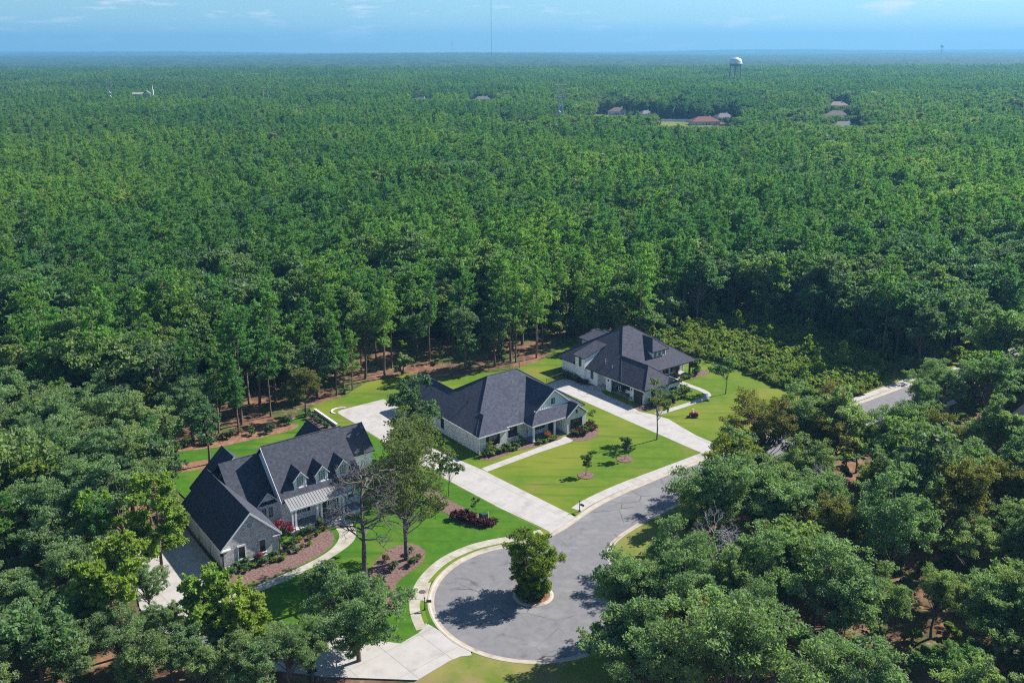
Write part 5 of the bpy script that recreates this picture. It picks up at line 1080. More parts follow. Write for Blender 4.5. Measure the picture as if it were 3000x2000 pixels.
for k in range(12):
    u = .6 + k * .62; v = -.9 + .5 * (k % 2) - .06 * k + (k > 8) * .5
    x, y, _ = h2w(u, v); shrub(('russet', 'green', 'fresh')[k % 3], x, y, .95 + .1 * (k % 4), ('reddish brown low shrub along the front of the middle house', 'dark green low shrub along the front of the middle house', 'light green low plant along the front of the middle house')[k % 3], g2)
for k in range(5):
    x, y, _ = h2w(10.8 + k * .85, -1.9 - .1 * (k % 2)); shrub('fresh', x, y, 1.0, 'light green low plant along the front of the middle house', g2)
x, y, _ = h2w(13.0, -1.75); shrub('orange', x, y, 1.5, 'orange flowering plant before the porch of the middle house')
x, y, _ = h2w(1.6, -.6); tree('sapling', broadleaf('tw', 611, 2.3, .7, .25, 8, 40, .1, M['weed'], M['palebark'], .02, clr=.4), x, y, 1, 'thin light green sapling at the near corner of the middle house', z=.02)
x, y, _ = h2w(7.9, -.4); tree('sapling', broadleaf('tw2', 612, 2.5, .6, .3, 8, 36, .1, M['young'], M['palebark'], .02, clr=.4), x, y, 1, 'thin dark sapling before the recessed window of the middle house', z=.02)
x, y, _ = h2w(23.4, -1.0); tree('sapling', broadleaf('tw3', 613, 3.4, .8, .2, 9, 46, .11, M['weed'], M['palebark'], .03, clr=.4), x, y, 1, 'bright thin sapling right of the small brick gable', z=.02)
g3 = 'mixed shrubs right of the middle house'
for k in range(11):
    x, y, _ = h2w(18.0 + (k % 6) * .95, -2.6 - .95 * (k // 6) + .2 * (k % 2) + (k % 6) * .25); shrub(('russet', 'plum', 'green')[k % 3], x, y, 1.05, ('reddish brown shrub right of the middle house', 'plum leaved shrub right of the middle house', 'green shrub right of the middle house')[k % 3], g3)
g4 = 'plum shrubs in the narrow mulch strip'
for k, (x, y) in enumerate(((-7.6, 120.2), (-6.9, 119.6), (-6.2, 119.0), (-6.6, 120.2), (-5.6, 118.7), (-5.0, 118.2), (-3.6, 118.2), (-2.9, 118.4), (-4.2, 118.0))):
    shrub('plum', x, y, 1.2 if k < 4 else .95, 'plum leaved shrub near the utility box in the narrow mulch strip', g4)
for k, (x, y) in enumerate(((-10.8, 123.6), (-10.1, 122.8), (-11.6, 124.9))): shrub('plum', x, y, .8, 'plum leaved low shrub in the upper mulch strip', 'plum shrubs in the upper mulch strip')
g5 = 'shrubs at the drive corner of the white house'
for k, (u, v) in enumerate(((.8, -4.2), (1.9, -4.5), (2.9, -3.8), (4.1, -4.4), (5.2, -4.2), (6.4, -4.1), (7.6, -4.2), (8.8, -3.9), (9.8, -3.6), (9.9, -2.6), (3.6, -3.4), (1.4, -3.4), (8.2, -3.6))):
    x, y, _ = h3w(u, v); shrub(('dark', 'green', 'dark', 'russet')[k % 4], x, y, (1.5, 1.7, 1.2, 1.3)[k % 4], ('tall dark shrub at the drive corner of the white house', 'green shrub at the drive corner of the white house', 'tall dark shrub at the drive corner of the white house', 'reddish brown shrub at the drive corner of the white house')[k % 4], g5)
g6 = 'shrubs around the porch of the white house'
for k in range(9):
    x, y, _ = h3w(15.2 + .62 * k, 2.2 + .05 * k); shrub(('lime', 'russet', 'green')[k % 3], x, y, .9, ('yellow green shrub along the porch of the white house', 'reddish shrub along the porch of the white house', 'green shrub along the porch of the white house')[k % 3], g6)
x, y, _ = h3w(20.6, 3.4); shrub('round', x, y, 2.0, 'big round shrub at the right corner of the white house porch')
g7 = 'dark shrubs along the left wall of the white house'
for k in range(9):
    x, y, _ = h3w(-1.2 - .1 * (k % 2), 12.2 + .9 * k); shrub('dark' if k > 2 else 'plum', x, y, .85, 'dark shrub along the left wall of the white house' if k > 2 else 'plum leaved shrub by the side entry of the white house', g7)
g8 = 'shrubs in the straw bed behind the dormered house'
for k in range(16):
    t = k / 15; x, y = np.array([-57.5, 141.6]) * (1 - t) + np.array([-39.5, 153.6]) * t + rng.normal(0, .7, 2) + [.4 * math.sin(t * 9), 0]
    shrub(('dark', 'russet', 'green')[k % 3], x, y, 1.2, ('dark shrub in the straw bed behind the dormered house', 'olive brown shrub in the straw bed behind the dormered house', 'green shrub in the straw bed behind the dormered house')[k % 3], g8)
for k in range(8):
    t = k / 7; x, y = np.array([-37.0, 159.2]) * (1 - t) + np.array([-31.6, 151.8]) * t; shrub('round' if k % 2 else 'dark', x - .4, y - .3, .85, 'dark upright shrub along the low white garden wall', 'shrubs along the low white garden wall')
g9 = 'shrubs in the mulch under the bare tree'
for k, (x, y) in enumerate(((-16.2, 103.6), (-15.3, 101.6), (-15.9, 99.4), (-12.8, 107.6), (-12.4, 108.9), (-13.4, 110.6), (-15.0, 106.4), (-16.4, 108.6))):
    shrub(('dark', 'russet', 'green')[k % 3], x, y, .9, ('dark shrub in the mulch under the bare tree', 'reddish shrub in the mulch under the bare tree', 'green shrub in the mulch under the bare tree')[k % 3], g9)
for k in range(14):
    a = k * 2 * math.pi / 14; q = 1.5 if k % 2 else .9
    shrub('dark' if k % 2 else 'green', 2.45 + q * math.cos(a), 101.1 + q * math.sin(a), 1.0, 'dark shrub under the tree on the round island' if k % 2 else 'green shrub under the tree on the round island', 'shrubs on the round island', z=.03)

# ---- the woods -------------------------------------------------------------
MEADOW = [(30, 199), (38, 191), (46, 184), (54, 177), (60, 172.5), (67, 178), (72, 186), (70, 196), (66, 210), (56, 222), (44, 214), (34, 206)]
H4P = [(61, 134), (66, 134), (75, 137), (80, 130), (88, 128), (100, 136), (98, 152), (84, 152), (78, 148), (70, 146), (61, 142)]
FAR_LAWNS = [[(97, 899), (121, 828), (135, 747), (161, 762), (176, 826), (160, 858), (120, 876)], [(70, 905), (96, 885), (104, 930), (84, 950)]]
SCRUB = [(44, 187), (52, 172), (58, 165), (64, 166.5), (71, 172), (77, 184), (74, 200), (66, 205), (46, 200)]
BLOCK = [SCRUB, LAWN, DR1, H4P, MEADOW, [tuple(p) for p in offset_line(KERB_OUT, -2.2)]] + FAR_LAWNS
VERGE_BLOCK = [(-12, 70), (-16, 80), (-10.0, 84.5), (-6, 88), (-2, 90), (8.2, 88.2), (10.5, 92.5), (14.0, 93), (19.0, 97), (23.0, 104), (23.5, 112), (24.5, 118), (28, 121.5), (36, 129.5), (60, 148), (78, 161.6), (90, 170), (97, 178), (79, 178), (60, 165.5), (26, 139), (9, 124)]
BLOCK.append(VERGE_BLOCK); BLOCK.append([(13, 40), (9.5, 88), (-3, 92), (-23, 91), (-34, 93), (-42, 97), (-48.5, 100), (-49, 116), (-42, 124), (-34, 120), (-34, 112), (-36, 100), (-22, 93), (-12, 92), (-24, 84), (-24, 40)])
BLOCK.append([(-24, 40), (-24, 84), (-22, 92), (-34, 95), (-46, 103), (-46, 84), (-36, 40)])
hand = np.array([o.location[:2] for o in COL.objects if o.type == 'EMPTY' and o.get('category') == 'tree'])
FAR = [  # x, y, lowest height still seen, half width: sight lines kept open towards the camera
    (165, 806, 2.5, 16), (105, 937, 4, 14), (126, 896, 3.5, 13), (349, 1016, 4, 13), (299, 869, 3.5, 15), (262, 743, 4, 15), (-32, 1046, 10, 16), (-101, 1057, 10, 12), (-384, 985, 19.5, 22), (146, 850, 1.5, 14), (150, 780, 1.0, 30), (100, 890, 2.0, 24), (190, 852, 3.5, 14)]
def species_noise(x, y):
    return (np.sin(x * .021 + 1.3) * np.cos(y * .017 + .4) + .6 * np.sin(x * .057 - y * .043) + .5 * np.sin(y * .09 + x * .03 + 2))
def scatter(y0, y1, s, seed):
    r = np.random.default_rng(seed); half = .60
    xs_ = np.arange(-half * y1 - 25, half * y1 + 40, s); ys_ = np.arange(y0, y1, s)
    X, Y = np.meshgrid(xs_, ys_); X = X + (np.arange(len(ys_)) % 2)[:, None] * s * .5
    P = np.c_[X.ravel(), Y.ravel()] + r.uniform(-.42, .42, (X.size, 2)) * s
    return P[(P[:, 0] > -half * P[:, 1] - 22) & (P[:, 0] < half * P[:, 1] + 38)], r
ALL = []   # x, y, height, kind (0 pine, 1 oak, 2 gum, 3 near oak), variant
for (y0, y1, s, sd_) in ((74, 190, 4.9, 1), (190, 420, 4.75, 2), (420, 900, 5.1, 3), (900, 1600, 6.0, 4), (1600, 2500, 7.4, 5)):
    P, r = scatter(y0, y1, s, sd_)
    keep = np.ones(len(P), bool)
    if y0 < 1000:
        for b in BLOCK: keep &= ~inside(P, b)
    if y0 < 200: keep &= (np.linalg.norm(P[:, None] - hand[None], axis=2).min(1) > 2.9)
    P = P[keep]; x, y = P.T; n = len(P); u = r.uniform(size=n); nz = species_noise(x, y)
    az = x / y
    p_oak = np.where(y > 200, .22 + .34 * (nz > .55) + .25 * (y < 222) + .22 * (az > .24), .5)
    p_oak = np.where((y > 560), np.where(az > -.02, .78, .52) - .25 * (nz < -.5), p_oak)
    p_oak = np.where((y > 1100), .4, p_oak)
    left = (x < -38) & (y < 150); right = (y < 200) & (x > 9) & (x > (y - 112) * 1.20)
    north = (y < 235) & (x > 45) & ~right
    p_oak = np.where(left, .84, p_oak); p_oak = np.where(right, .985, p_oak); p_oak = np.where(north, .85, p_oak)
    kind = np.where(u < p_oak, np.where(r.uniform(size=n) < np.where(y > 500, .45, .3), 2, 1), 0)
    kind = np.where((kind > 0) & (left | right) & (r.uniform(size=n) < .82), 3, kind)
    kind = np.where((kind == 3) & (r.uniform(size=n) < .10), 4, kind)
    thin = (y > 176) & (y < 204) & (x > -34) & (x < 22); thin2 = (x > -62) & (x < -34) & (y > 138) & (y < 172)
    hh = np.where(kind == 0, r.normal(18.6, 2.3, n) + 1.2 * nz, r.normal(14.6, 2.2, n) + .6 * nz); hh = np.where(right, r.normal(11.2, 2.2, n), hh); hh = np.where(left, r.normal(12.0, 1.5, n), hh); hh = np.where(left & (y < 100), hh * .78, hh)
    hh = np.where((thin | thin2) & (kind > 0), hh * r.uniform(.5, .95, n), hh)
    hh = np.clip(hh, 6, 23.5)
    ok = np.ones(n, bool); ok &= ~(right & (r.uniform(size=n) < .30)); ok &= ~((np.hypot(x - 27, y - 91) < 4.8) | (np.hypot(x - 23, y - 97) < 4.2) | (np.hypot(x - 60, y - 92) < 4) | (np.hypot(x - 41, y - 97) < 3.5) | (np.hypot(x - 47, y - 88) < 4))
    # open the road where the photo shows it between the trees
    gap = (np.abs(x - 66) < 9) & (y > 128) & (y < 163); ok &= ~(gap & (r.uniform(size=n) < .6)); ok &= ~((x > 66) & (x < 92) & (y > 150) & (y < 172) & (r.uniform(size=n) < .45))
    # straw covered back gardens: few trunks
    thin = (y > 176) & (y < 204) & (x > -34) & (x < 22); ok &= ~(thin & (r.uniform(size=n) < .28)); kind = np.where(thin & (r.uniform(size=n) < .45), 0, kind)
    thin2 = (x > -62) & (x < -34) & (y > 138) & (y < 172); ok &= ~(thin2 & (r.uniform(size=n) < .2))
    if y0 >= 420:
        for fx, fy, fz, fw in FAR:
            dd = np.hypot(fx, fy); ux, uy = fx / dd, fy / dd; al = (fx - x) * ux + (fy - y) * uy; la = np.abs((x - fx) * uy - (y - fy) * ux)
            lim = fz + al * (CAM_H - fz) / dd; z_ = (al > -13) & (al < 260) & (la < fw)
            lim = np.where(al < 14, 0, lim); hh = np.where(z_, np.minimum(hh, lim), hh); ok &= ~(z_ & (hh < 5.5))
    var = r.integers(0, 30, n)
    ALL.append(np.c_[x, y, hh, kind, var][ok])
ALL = np.vstack(ALL)
SETS = {0: (PINES, (19, 21, 18, 20, 17, 22, 19.5, 18.5, 20.5, 21.5)), 1: (OAKS, (13, 14.5, 12, 15, 11, 13.5, 12.5)), 2: (GUMS, (14, 15.5, 12.5)), 3: (NEAR, (12.5, 13.5, 11.5, 12, 12.8, 13)), 4: (RUST, (12, 8.5))}
# in the picture? project the tree's top and foot
def project(p):
    q = p - np.array([0, 0, CAM_H]); Z = q @ CF; return 1500 + 2750 * (q @ CR) / Z, 800 + 2750 * (q @ CD) / Z
ut, vt = project(np.c_[ALL[:, :2], ALL[:, 2]]); ub, vb = project(np.c_[ALL[:, :2], ALL[:, 2] * 0])
seen = (np.maximum(ut, ub) > -20) & (np.minimum(ut, ub) < 3020) & (vt < 2010)
dist = np.hypot(ALL[:, 0], ALL[:, 1])
ZONES = (('the wood between street and right edge', 'trees of the near right wood', lambda x, y: y < 200 and x > 9 and x > (y - 112) * 1.20 and y < 112), ('the wood south of the street', 'trees of the wood south of the street', lambda x, y: y < 200 and x > 9 and x > (y - 112) * 1.20),
    ('the wood at the lower left', 'trees of the lower left wood', lambda x, y: x < -38 and y < 120), ('the wood left of the dormered house', 'trees of the left wood', lambda x, y: x < -38 and y < 160), ('the forest behind the dormered house', 'trees of the forest behind the dormered house', lambda x, y: x < -34),
    ('the forest behind the middle house', 'trees of the forest behind the middle house', lambda x, y: x < 8), ('the forest behind the white house', 'trees of the forest behind the white house', lambda x, y: x < 45), ('the forest beyond the meadow', 'trees of the forest beyond the meadow', lambda x, y: True))
ORD = 'first second third fourth fifth sixth seventh eighth ninth tenth eleventh twelfth'.split()
ROW = ORD + ['thirteenth', 'fourteenth', 'fifteenth', 'sixteenth', 'seventeenth', 'eighteenth', 'nineteenth', 'twentieth'] + ['twenty ' + o for o in ORD[:9]] + ['thirtieth']
single = np.zeros(len(ALL), bool)
for kinds in ((0,), (1, 2, 3, 4)):
    idx = np.where(seen & np.isin(ALL[:, 3], kinds))[0]; idx = idx[np.argsort(dist[idx])][:268 if kinds == (0,) else 262]; single[idx] = True
LAB = {}
for kinds, word in (((0,), 'pine'), ((1, 2, 3, 4), 'leafy tree')):
    left_ = {}
    for i in np.where(single & np.isin(ALL[:, 3], kinds))[0]:
        z = next(k for k, (_, _, f) in enumerate(ZONES) if f(ALL[i, 0], ALL[i, 1])); left_.setdefault(z, []).append(i)
    for z, L in left_.items():
        L = sorted(L, key=lambda i: dist[i])
        for q in range(0, len(L), 12):
            for k, i in enumerate(sorted(L[q:q + 12], key=lambda i: ut[i])):
                LAB[i] = (f'{ORD[k]} {word} from left in {ROW[q // 12]} row of {ZONES[z][0]}', ZONES[z][1])
for i in np.where(single)[0]:
    x, y, h, kd, vr = ALL[i]; S, H_ = SETS[int(kd)]; k = int(vr) % len(S); lb, gr = LAB[i]
    s = h / H_[k]; tree('pine_tree' if kd == 0 else 'oak_tree', S[k], x, y, s, lb, 'tree', gr, xy=s * rng.uniform(.88, 1.12))

# everything farther: one object of stuff per kind of wood, its trees set by geometry nodes
def instancer(name, pts, idx, rot, scl, sources):
    me = D.meshes.new(name); me.vertices.add(len(pts)); me.vertices.foreach_set('co', np.asarray(pts, np.float32).ravel())
    for nm, ty, a in (('idx', 'INT', idx), ('rot', 'FLOAT', rot), ('scl', 'FLOAT', scl)):
        at = me.attributes.new(nm, ty, 'POINT'); at.data.foreach_set('value', np.asarray(a, np.int32 if ty == 'INT' else np.float32))
    o = tag(link(D.objects.new(name, me)), kind='stuff')
    c = D.collections.new(name + ' sources')
    for k, s in enumerate(sources): c.objects.link(D.objects.new(f'{name} source {k:02d}', s))
    ng = D.node_groups.new(name, 'GeometryNodeTree'); ng.interface.new_socket('Geometry', in_out='INPUT', socket_type='NodeSocketGeometry'); ng.interface.new_socket('Geometry', in_out='OUTPUT', socket_type='NodeSocketGeometry')
    N, Lk = ng.nodes, ng.links; gi = N.new('NodeGroupInput'); go = N.new('NodeGroupOutput'); ip = N.new('GeometryNodeInstanceOnPoints'); ci = N.new('GeometryNodeCollectionInfo')
    ci.inputs['Collection'].default_value = c; ci.inputs['Separate Children'].default_value = True; ci.inputs['Reset Children'].default_value = True; ip.inputs['Pick Instance'].default_value = True
    def attr(nm, ty): n = N.new('GeometryNodeInputNamedAttribute'); n.data_type = ty; n.inputs['Name'].default_value = nm; return n.outputs['Attribute']
    cb = N.new('ShaderNodeCombineXYZ'); Lk.new(attr('rot', 'FLOAT'), cb.inputs['Z'])
    Lk.new(gi.outputs[0], ip.inputs['Points']); Lk.new(ci.outputs[0], ip.inputs['Instance']); Lk.new(attr('idx', 'INT'), ip.inputs['Instance Index']); Lk.new(cb.outputs[0], ip.inputs['Rotation']); Lk.new(attr('scl', 'FLOAT'), ip.inputs['Scale']); Lk.new(ip.outputs[0], go.inputs[0])
    md = o.modifiers.new('trees', 'NODES'); md.node_group = ng
    return o
def joined(nm, pair):
    """trunk and crown of one tree as one mesh, for the far woods"""
    a, b = pair; va = np.empty(len(a.vertices) * 3, np.float32); a.vertices.foreach_get('co', va); vb_ = np.empty(len(b.vertices) * 3, np.float32); b.vertices.foreach_get('co', vb_)
    fa = np.empty(len(a.loops), np.int32); a.loops.foreach_get('vertex_index', fa); fb = np.empty(len(b.loops), np.int32); b.loops.foreach_get('vertex_index', fb)
    F = np.vstack([fa.reshape(-1, 4), fb.reshape(-1, 4) + len(a.vertices)]); mi = np.r_[np.zeros(len(fa) // 4, int), np.ones(len(fb) // 4, int)]
    return np_mesh(nm, np.vstack([va.reshape(-1, 3), vb_.reshape(-1, 3)]), F, [a.materials[0], b.materials[0]], mi)
for nm, kinds in (('pine_forest', (0,)), ('broadleaf_forest', (1, 2, 3, 4))):
    sel = np.where(~single & np.isin(ALL[:, 3], kinds))[0]; src = []; base = {}
    for kd in kinds:
        base[kd] = len(src); src += [joined('far_tree', p) for p in SETS[kd][0]]
    A = ALL[sel]; ix = np.array([base[int(a[3])] + int(a[4]) % len(SETS[int(a[3])][0]) for a in A]); hs = np.array([SETS[int(a[3])][1][int(a[4]) % len(SETS[int(a[3])][0])] for a in A])
    wide = np.where(A[:, 1] > 1600, 1.12, 1.0)
    instancer(nm, np.c_[A[:, :2], np.full(len(A), GZ) - (wide - 1) * A[:, 2] * .8], ix, rng.uniform(0, 6.28, len(A)), A[:, 2] / hs * wide, src)
# undergrowth on the forest floor and the weeds of the meadow
P, r = scatter(76, 330, 4.3, 11); keep = np.ones(len(P), bool)
for b in BLOCK: keep &= ~inside(P, b)
keep &= ~((P[:, 1] > 172) & (P[:, 1] < 202) & (P[:, 0] > -36) & (P[:, 0] < 26) & (r.uniform(size=len(P)) < .9)); keep &= ~((P[:, 0] > -60) & (P[:, 0] < -36) & (P[:, 1] > 138) & (P[:, 1] < 168) & (r.uniform(size=len(P)) < .8))
P = P[keep]; bj = [joined('bush', b) for b in BUSH]
sz = r.uniform(.5, 1.15, len(P)); deep = ~inside(P, [(-60, 134), (-36, 176), (-30, 202), (24, 202), (34, 190), (60, 170), (90, 150), (10, 76), (-60, 76)]); sz = np.where(deep & (P[:, 1] > 185), sz * r.uniform(1.0, 2.6, len(P)), sz * np.where(P[:, 1] < 130, .75, 1))
P2, r2 = scatter(330, 900, 7.0, 12)
for b in FAR_LAWNS: P2 = P2[~inside(P2, b)]
for fx, fy, fz, fw in FAR:
    dd = np.hypot(fx, fy); ux, uy = fx / dd, fy / dd; al = (fx - P2[:, 0]) * ux + (fy - P2[:, 1]) * uy; P2 = P2[~((al > -13) & (al < 110) & (np.abs((P2[:, 0] - fx) * uy - (P2[:, 1] - fy) * ux) < fw))]
P = np.r_[P, P2]; sz = np.r_[sz, r2.uniform(1.2, 3.2, len(P2))]
instancer('undergrowth', np.c_[P, np.full(len(P), GZ)], r.integers(0, 4, len(P)), r.uniform(0, 6.28, len(P)), sz, bj)
xs_ = r.uniform(28, 78, 7500); ys_ = r.uniform(165, 226, 7500); Q = np.c_[xs_, ys_]; Q = Q[(inside(Q, MEADOW) | inside(Q, SCRUB)) & ~inside(Q, LAWN) & ~inside(Q, [tuple(p_) for p_ in offset_line(KERB_OUT, -1.0)])]
wv = [joined('weed', broadleaf('weed', 340 + i, h, cr, .05, 7, 26, .17, m, M['bark'], .03, stems=2)) for i, (h, cr, m) in enumerate(((1.1, .7, M['weed']), (1.6, .6, M['weed']), (.9, .9, M['yellowleaf']), (2.2, .9, M['weed'])))]
instancer('meadow_weeds', np.c_[Q, np.full(len(Q), GZ)], r.choice([0, 0, 1, 2, 3], len(Q)), r.uniform(0, 6.28, len(Q)), r.uniform(.7, 1.3, len(Q)), wv)
bed(MEADOW, M['verge'], 'meadow', -0.10); bed([(44, 187), (51, 173), (57.5, 166), (62, 168), (70, 174.5), (75, 184), (70, 196), (58, 190)], M['verge'], 'meadow', -0.095)
for k, (x, y, s) in enumerate(((40, 205, .45), (46, 199, .5), (52, 208, .5), (57, 199, .42), (63, 190, .45), (60, 212, .55), (48, 215, .5), (66, 200, .5), (54, 188, .45), (43, 195, .42), (61, 178, .55), (67, 181, .6), (57, 173, .4))):
    tree('young_pine', pine('yp%d' % k, 700 + k, 10, .10, 2.4, M['pinenear'], M['pinebark'], .5, 10, 1.1, .1, .15, False) if k < 3 else YP[k % 3], x, y, s * 1.1, 'bushy young pine growing in the weedy meadow', 'tree', 'young pines in the meadow')
    if k == 0: YP = []
    if k < 3: YP.append([c.data for c in sorted(COL.objects[-1].parent.children, key=lambda c: c.name, reverse=True)])

# the forest beyond, down to the horizon
ys_ = 2350 * (15300 / 2350) ** (np.linspace(0, 1, 130)); nx = 260
Vx = np.linspace(-.66, .70, nx); X = ys_[:, None] * Vx[None]; Y = np.repeat(ys_[:, None], nx, 1)
hill = 10 * np.sin(X * .0006 + Y * .0004) + 9 * np.sin(Y * .0011 - X * .0003 + 1) + 6 * np.sin(X * .0017 + 2.2)
Zc = 13 + np.random.default_rng(5).normal(0, 1.0, X.shape) * 2.4 + np.clip(hill, -6, 22) * np.clip((Y - 2600) / 5000, 0, 1) * 1.25
idx = np.arange(X.size).reshape(X.shape); F = np.stack([idx[:-1, :-1], idx[:-1, 1:], idx[1:, 1:], idx[1:, :-1]], -1).reshape(-1, 4)
M['canopy'] = mat('distant canopy', (0.016, 0.045, 0.022), 0.9, col2=(0.040, 0.080, 0.030), scale=.012, spec=.1, detail=10, lo=.42, hi=.6)
tag(link(D.objects.new('distant_forest', np_mesh('distant_forest', np.c_[X.ravel(), Y.ravel(), Zc.ravel()], F, [M['canopy']]))), kind='stuff')

# ------------------------------------------------------------------ far buildings and masts
def far_house(x, y, deg, L, Wd, hw, hr, wallm, roofm, label, hipped=True):
    t = house('far_house', (x, y), deg, label)
    bm = bmesh.new(); box(bm, -L / 2, L / 2, -Wd / 2, Wd / 2, GZ, hw); from_bm('wall', bm, wallm, t)
    bm = bmesh.new()
    if hipped: hip(bm, -L / 2 - .5, L / 2 + .5, -Wd / 2 - .5, Wd / 2 + .5, hw + .1, (-L / 2 + Wd / 2, 0), (L / 2 - Wd / 2, 0), hw + hr)
    else: chevron(bm, 'u', 0, Wd / 2 + .5, -L / 2 - .4, L / 2 + .4, hw, hw + hr)
    rf = from_bm('roof', bm, roofm, t)
    bm = bmesh.new(); box(bm, L * .2, L * .2 + .9, .4, 1.2, hw + hr * .4, hw + hr + .7); from_bm('chimney', bm, M['brick1'], rf)
    for k in range(4):
        x0 = -L / 2 + L * (k + .5) / 4 - .6; window(t, 'f', -Wd / 2, x0, x0 + 1.2, .9, 2.2, M['white'], M['glass'], 1, 1)
    bm = bmesh.new(); fbox(bm, 'f', -Wd / 2, -.5, .5, 0, 2.1, 0, .06); from_bm('door', bm, M['timber'], t)
M['tileroof'] = mat('brown red roof', (0.20, 0.085, 0.07), .9, var=.2, scale=1); M['tanroof'] = mat('tan roof', (0.27, 0.20, 0.17), .9, var=.15, scale=1); M['greyroof'] = mat('far grey roof', (0.16, 0.155, 0.17), .9, var=.15, scale=1)
far_house(165, 812, 6, 24, 13, 3.0, 4.0, M['brick1'], M['tileroof'], 'far house with a brownish red roof beside the sunny clearing')
far_house(105, 941, -20, 17, 11, 3.2, 4.0, M['siding'], M['tanroof'], 'far house with a pinkish roof left of the sunny clearing')
far_house(127, 900, 30, 16, 11, 3.0, 3.6, M['siding'], M['greyroof'], 'far house with a pale grey roof behind the lawn')
far_house(349, 1020, 10, 22, 12, 3.4, 4.4, M['siding'], M['tanroof'], 'farther of the two far tan roofed houses at the right')
far_house(299, 873, -12, 20, 12, 3.2, 4.6, M['siding'], M['tanroof'], 'nearer of the two far tan roofed houses at the right')
far_house(262, 748, 8, 22, 13, 3.2, 4.2, M['brick1'], M['greyroof'], 'far grey roofed house nearest in the right hand trees')
far_house(-32, 1050, 15, 24, 14, 7.0, 6.0, M['siding'], M['greyroof'], 'far grey gabled house among dark trees, right one of two')
far_house(-101, 1061, -10, 16, 11, 7.0, 5.0, M['siding'], M['greyroof'], 'far grey gabled house among dark trees, left one of two')
far_house(190, 852, 20, 18, 11, 3.2, 4.0, M['siding'], M['greyroof'], 'far grey roofed house right behind the red roofed one')
for P in FAR_LAWNS:
    c = np.mean(P, 0); bed(P, M['verge'], 'far_lawn', -0.05)
t = empty('white_fence', (134, 852, 0), math.radians(-6), 'far white board fence across the sunny clearing', 'fence')
for k in range(12):
    bm = bmesh.new(); box(bm, 2.4 * k + .06, 2.4 * k + 2.34, -.05, .05, -.1, 2.0); from_bm('panel', bm, M['white'], t)
    bm = bmesh.new(); box(bm, 2.4 * k - .06, 2.4 * k + .06, -.08, .08, -.1, 2.2); from_bm('post', bm, M['white'], t)
# church
t = house('church', (-382, 985), 8, 'long white church with a slim steeple far out in the forest', 'church')
bm = bmesh.new(); box(bm, -14, 4, -4, 4, GZ, 19.4); box(bm, 4, 15, -5, 5, GZ, 19.4); from_bm('wall', bm, M['greysiding'], t)
bm = bmesh.new(); chevron(bm, 'u', 0, 4.6, -14.5, 4, 19.4, 21.3); rf = from_bm('roof', bm, M['concrete'], t)
bm = bmesh.new(); chevron(bm, 'v', 9.5, 6.0, -5.6, 5.6, 19.6, 23.0); from_bm('hall_roof', bm, M['greyroof'], t)
bm = bmesh.new(); box(bm, 18, 20.6, -1.3, 1.3, GZ, 23); b = from_bm('tower', bm, M['white'], t)
bm = bmesh.new(); bm_tube(bm, [(19.3, 0, 23), (19.3, 0, 24.6), (19.3, 0, 29.5)], [1.3, .9, .1], 8); from_bm('spire', bm, M['white'], b)
t.scale = (.6, .6, 1)
# water tower
t = empty('water_tower', (350, 1500, GZ), 0, 'white domed water tower on steel legs rising above the far forest', 'water tower')
bm = bmesh.new(); R_ = 9.6
prof = [(R_ * .25, 49.4), (R_ * .62, 48.4), (R_ * .86, 46.4), (R_ * .98, 43.6), (R_ * 1.0, 41.2), (R_ * 1.0, 40.2)]
V, F = tube_arrays([(0, 0, z) for _, z in prof], [q for q, _ in prof], 28); vs = [bm.verts.new(p) for p in V]
for f in F: bm.faces.new([vs[i] for i in f])
bm.faces.new(vs[:28]); tank = from_bm('tank', bm, M['white'], t, True)
bm = bmesh.new(); prof = [(R_ * 1.0, 40.15), (R_ * .9, 38.0), (R_ * .6, 36.2), (1.2, 35.4)]; V, F = tube_arrays([(0, 0, z) for _, z in prof], [q for q, _ in prof], 28); vs = [bm.verts.new(p) for p in V]
for f in F: bm.faces.new([vs[i] for i in f])
bm.faces.new(vs[-28:]); from_bm('bowl', bm, M['greysiding'], tank, True)
bm = bmesh.new(); V, F = tube_arrays([(10.3 * math.cos(a), 10.3 * math.sin(a), 40.4) for a in np.linspace(0, 2 * math.pi, 33)], [.55] * 33, 6); vs = [bm.verts.new(p) for p in V]
for f in F: bm.faces.new([vs[i] for i in f])
from_bm('balcony', bm, M['white'], t)
bm = bmesh.new(); bm_tube(bm, [(0, 0, 49.3), (0, 0, 50.3)], [2.6, 2.4], 12); from_bm('vent_cap', bm, M['white'], tank)
for k in range(6):
    a = k * math.pi / 3 + .3; bm = bmesh.new(); bm_tube(bm, [(9.6 * math.cos(a), 9.6 * math.sin(a), 0), (9.3 * math.cos(a), 9.3 * math.sin(a), 40)], [.85, .8], 8); from_bm('leg', bm, M['bluestone'], t)
bm = bmesh.new(); bm_tube(bm, [(0, 0, 0), (0, 0, 35.6)], [1.3, 1.3], 10); from_bm('riser', bm, M['bluestone'], t)
bm = bmesh.new()
for k in range(6):
    a, b = k * math.pi / 3 + .3, (k + 1) * math.pi / 3 + .3
    for z0, z1 in ((2, 20), (20, 2), (20, 38), (38, 20)): bm_tube(bm, [(9.5 * math.cos(a), 9.5 * math.sin(a), z0), (9.5 * math.cos(b), 9.5 * math.sin(b), z1)], [.12, .12], 4)
from_bm('braces', bm, M['greysiding'], t)
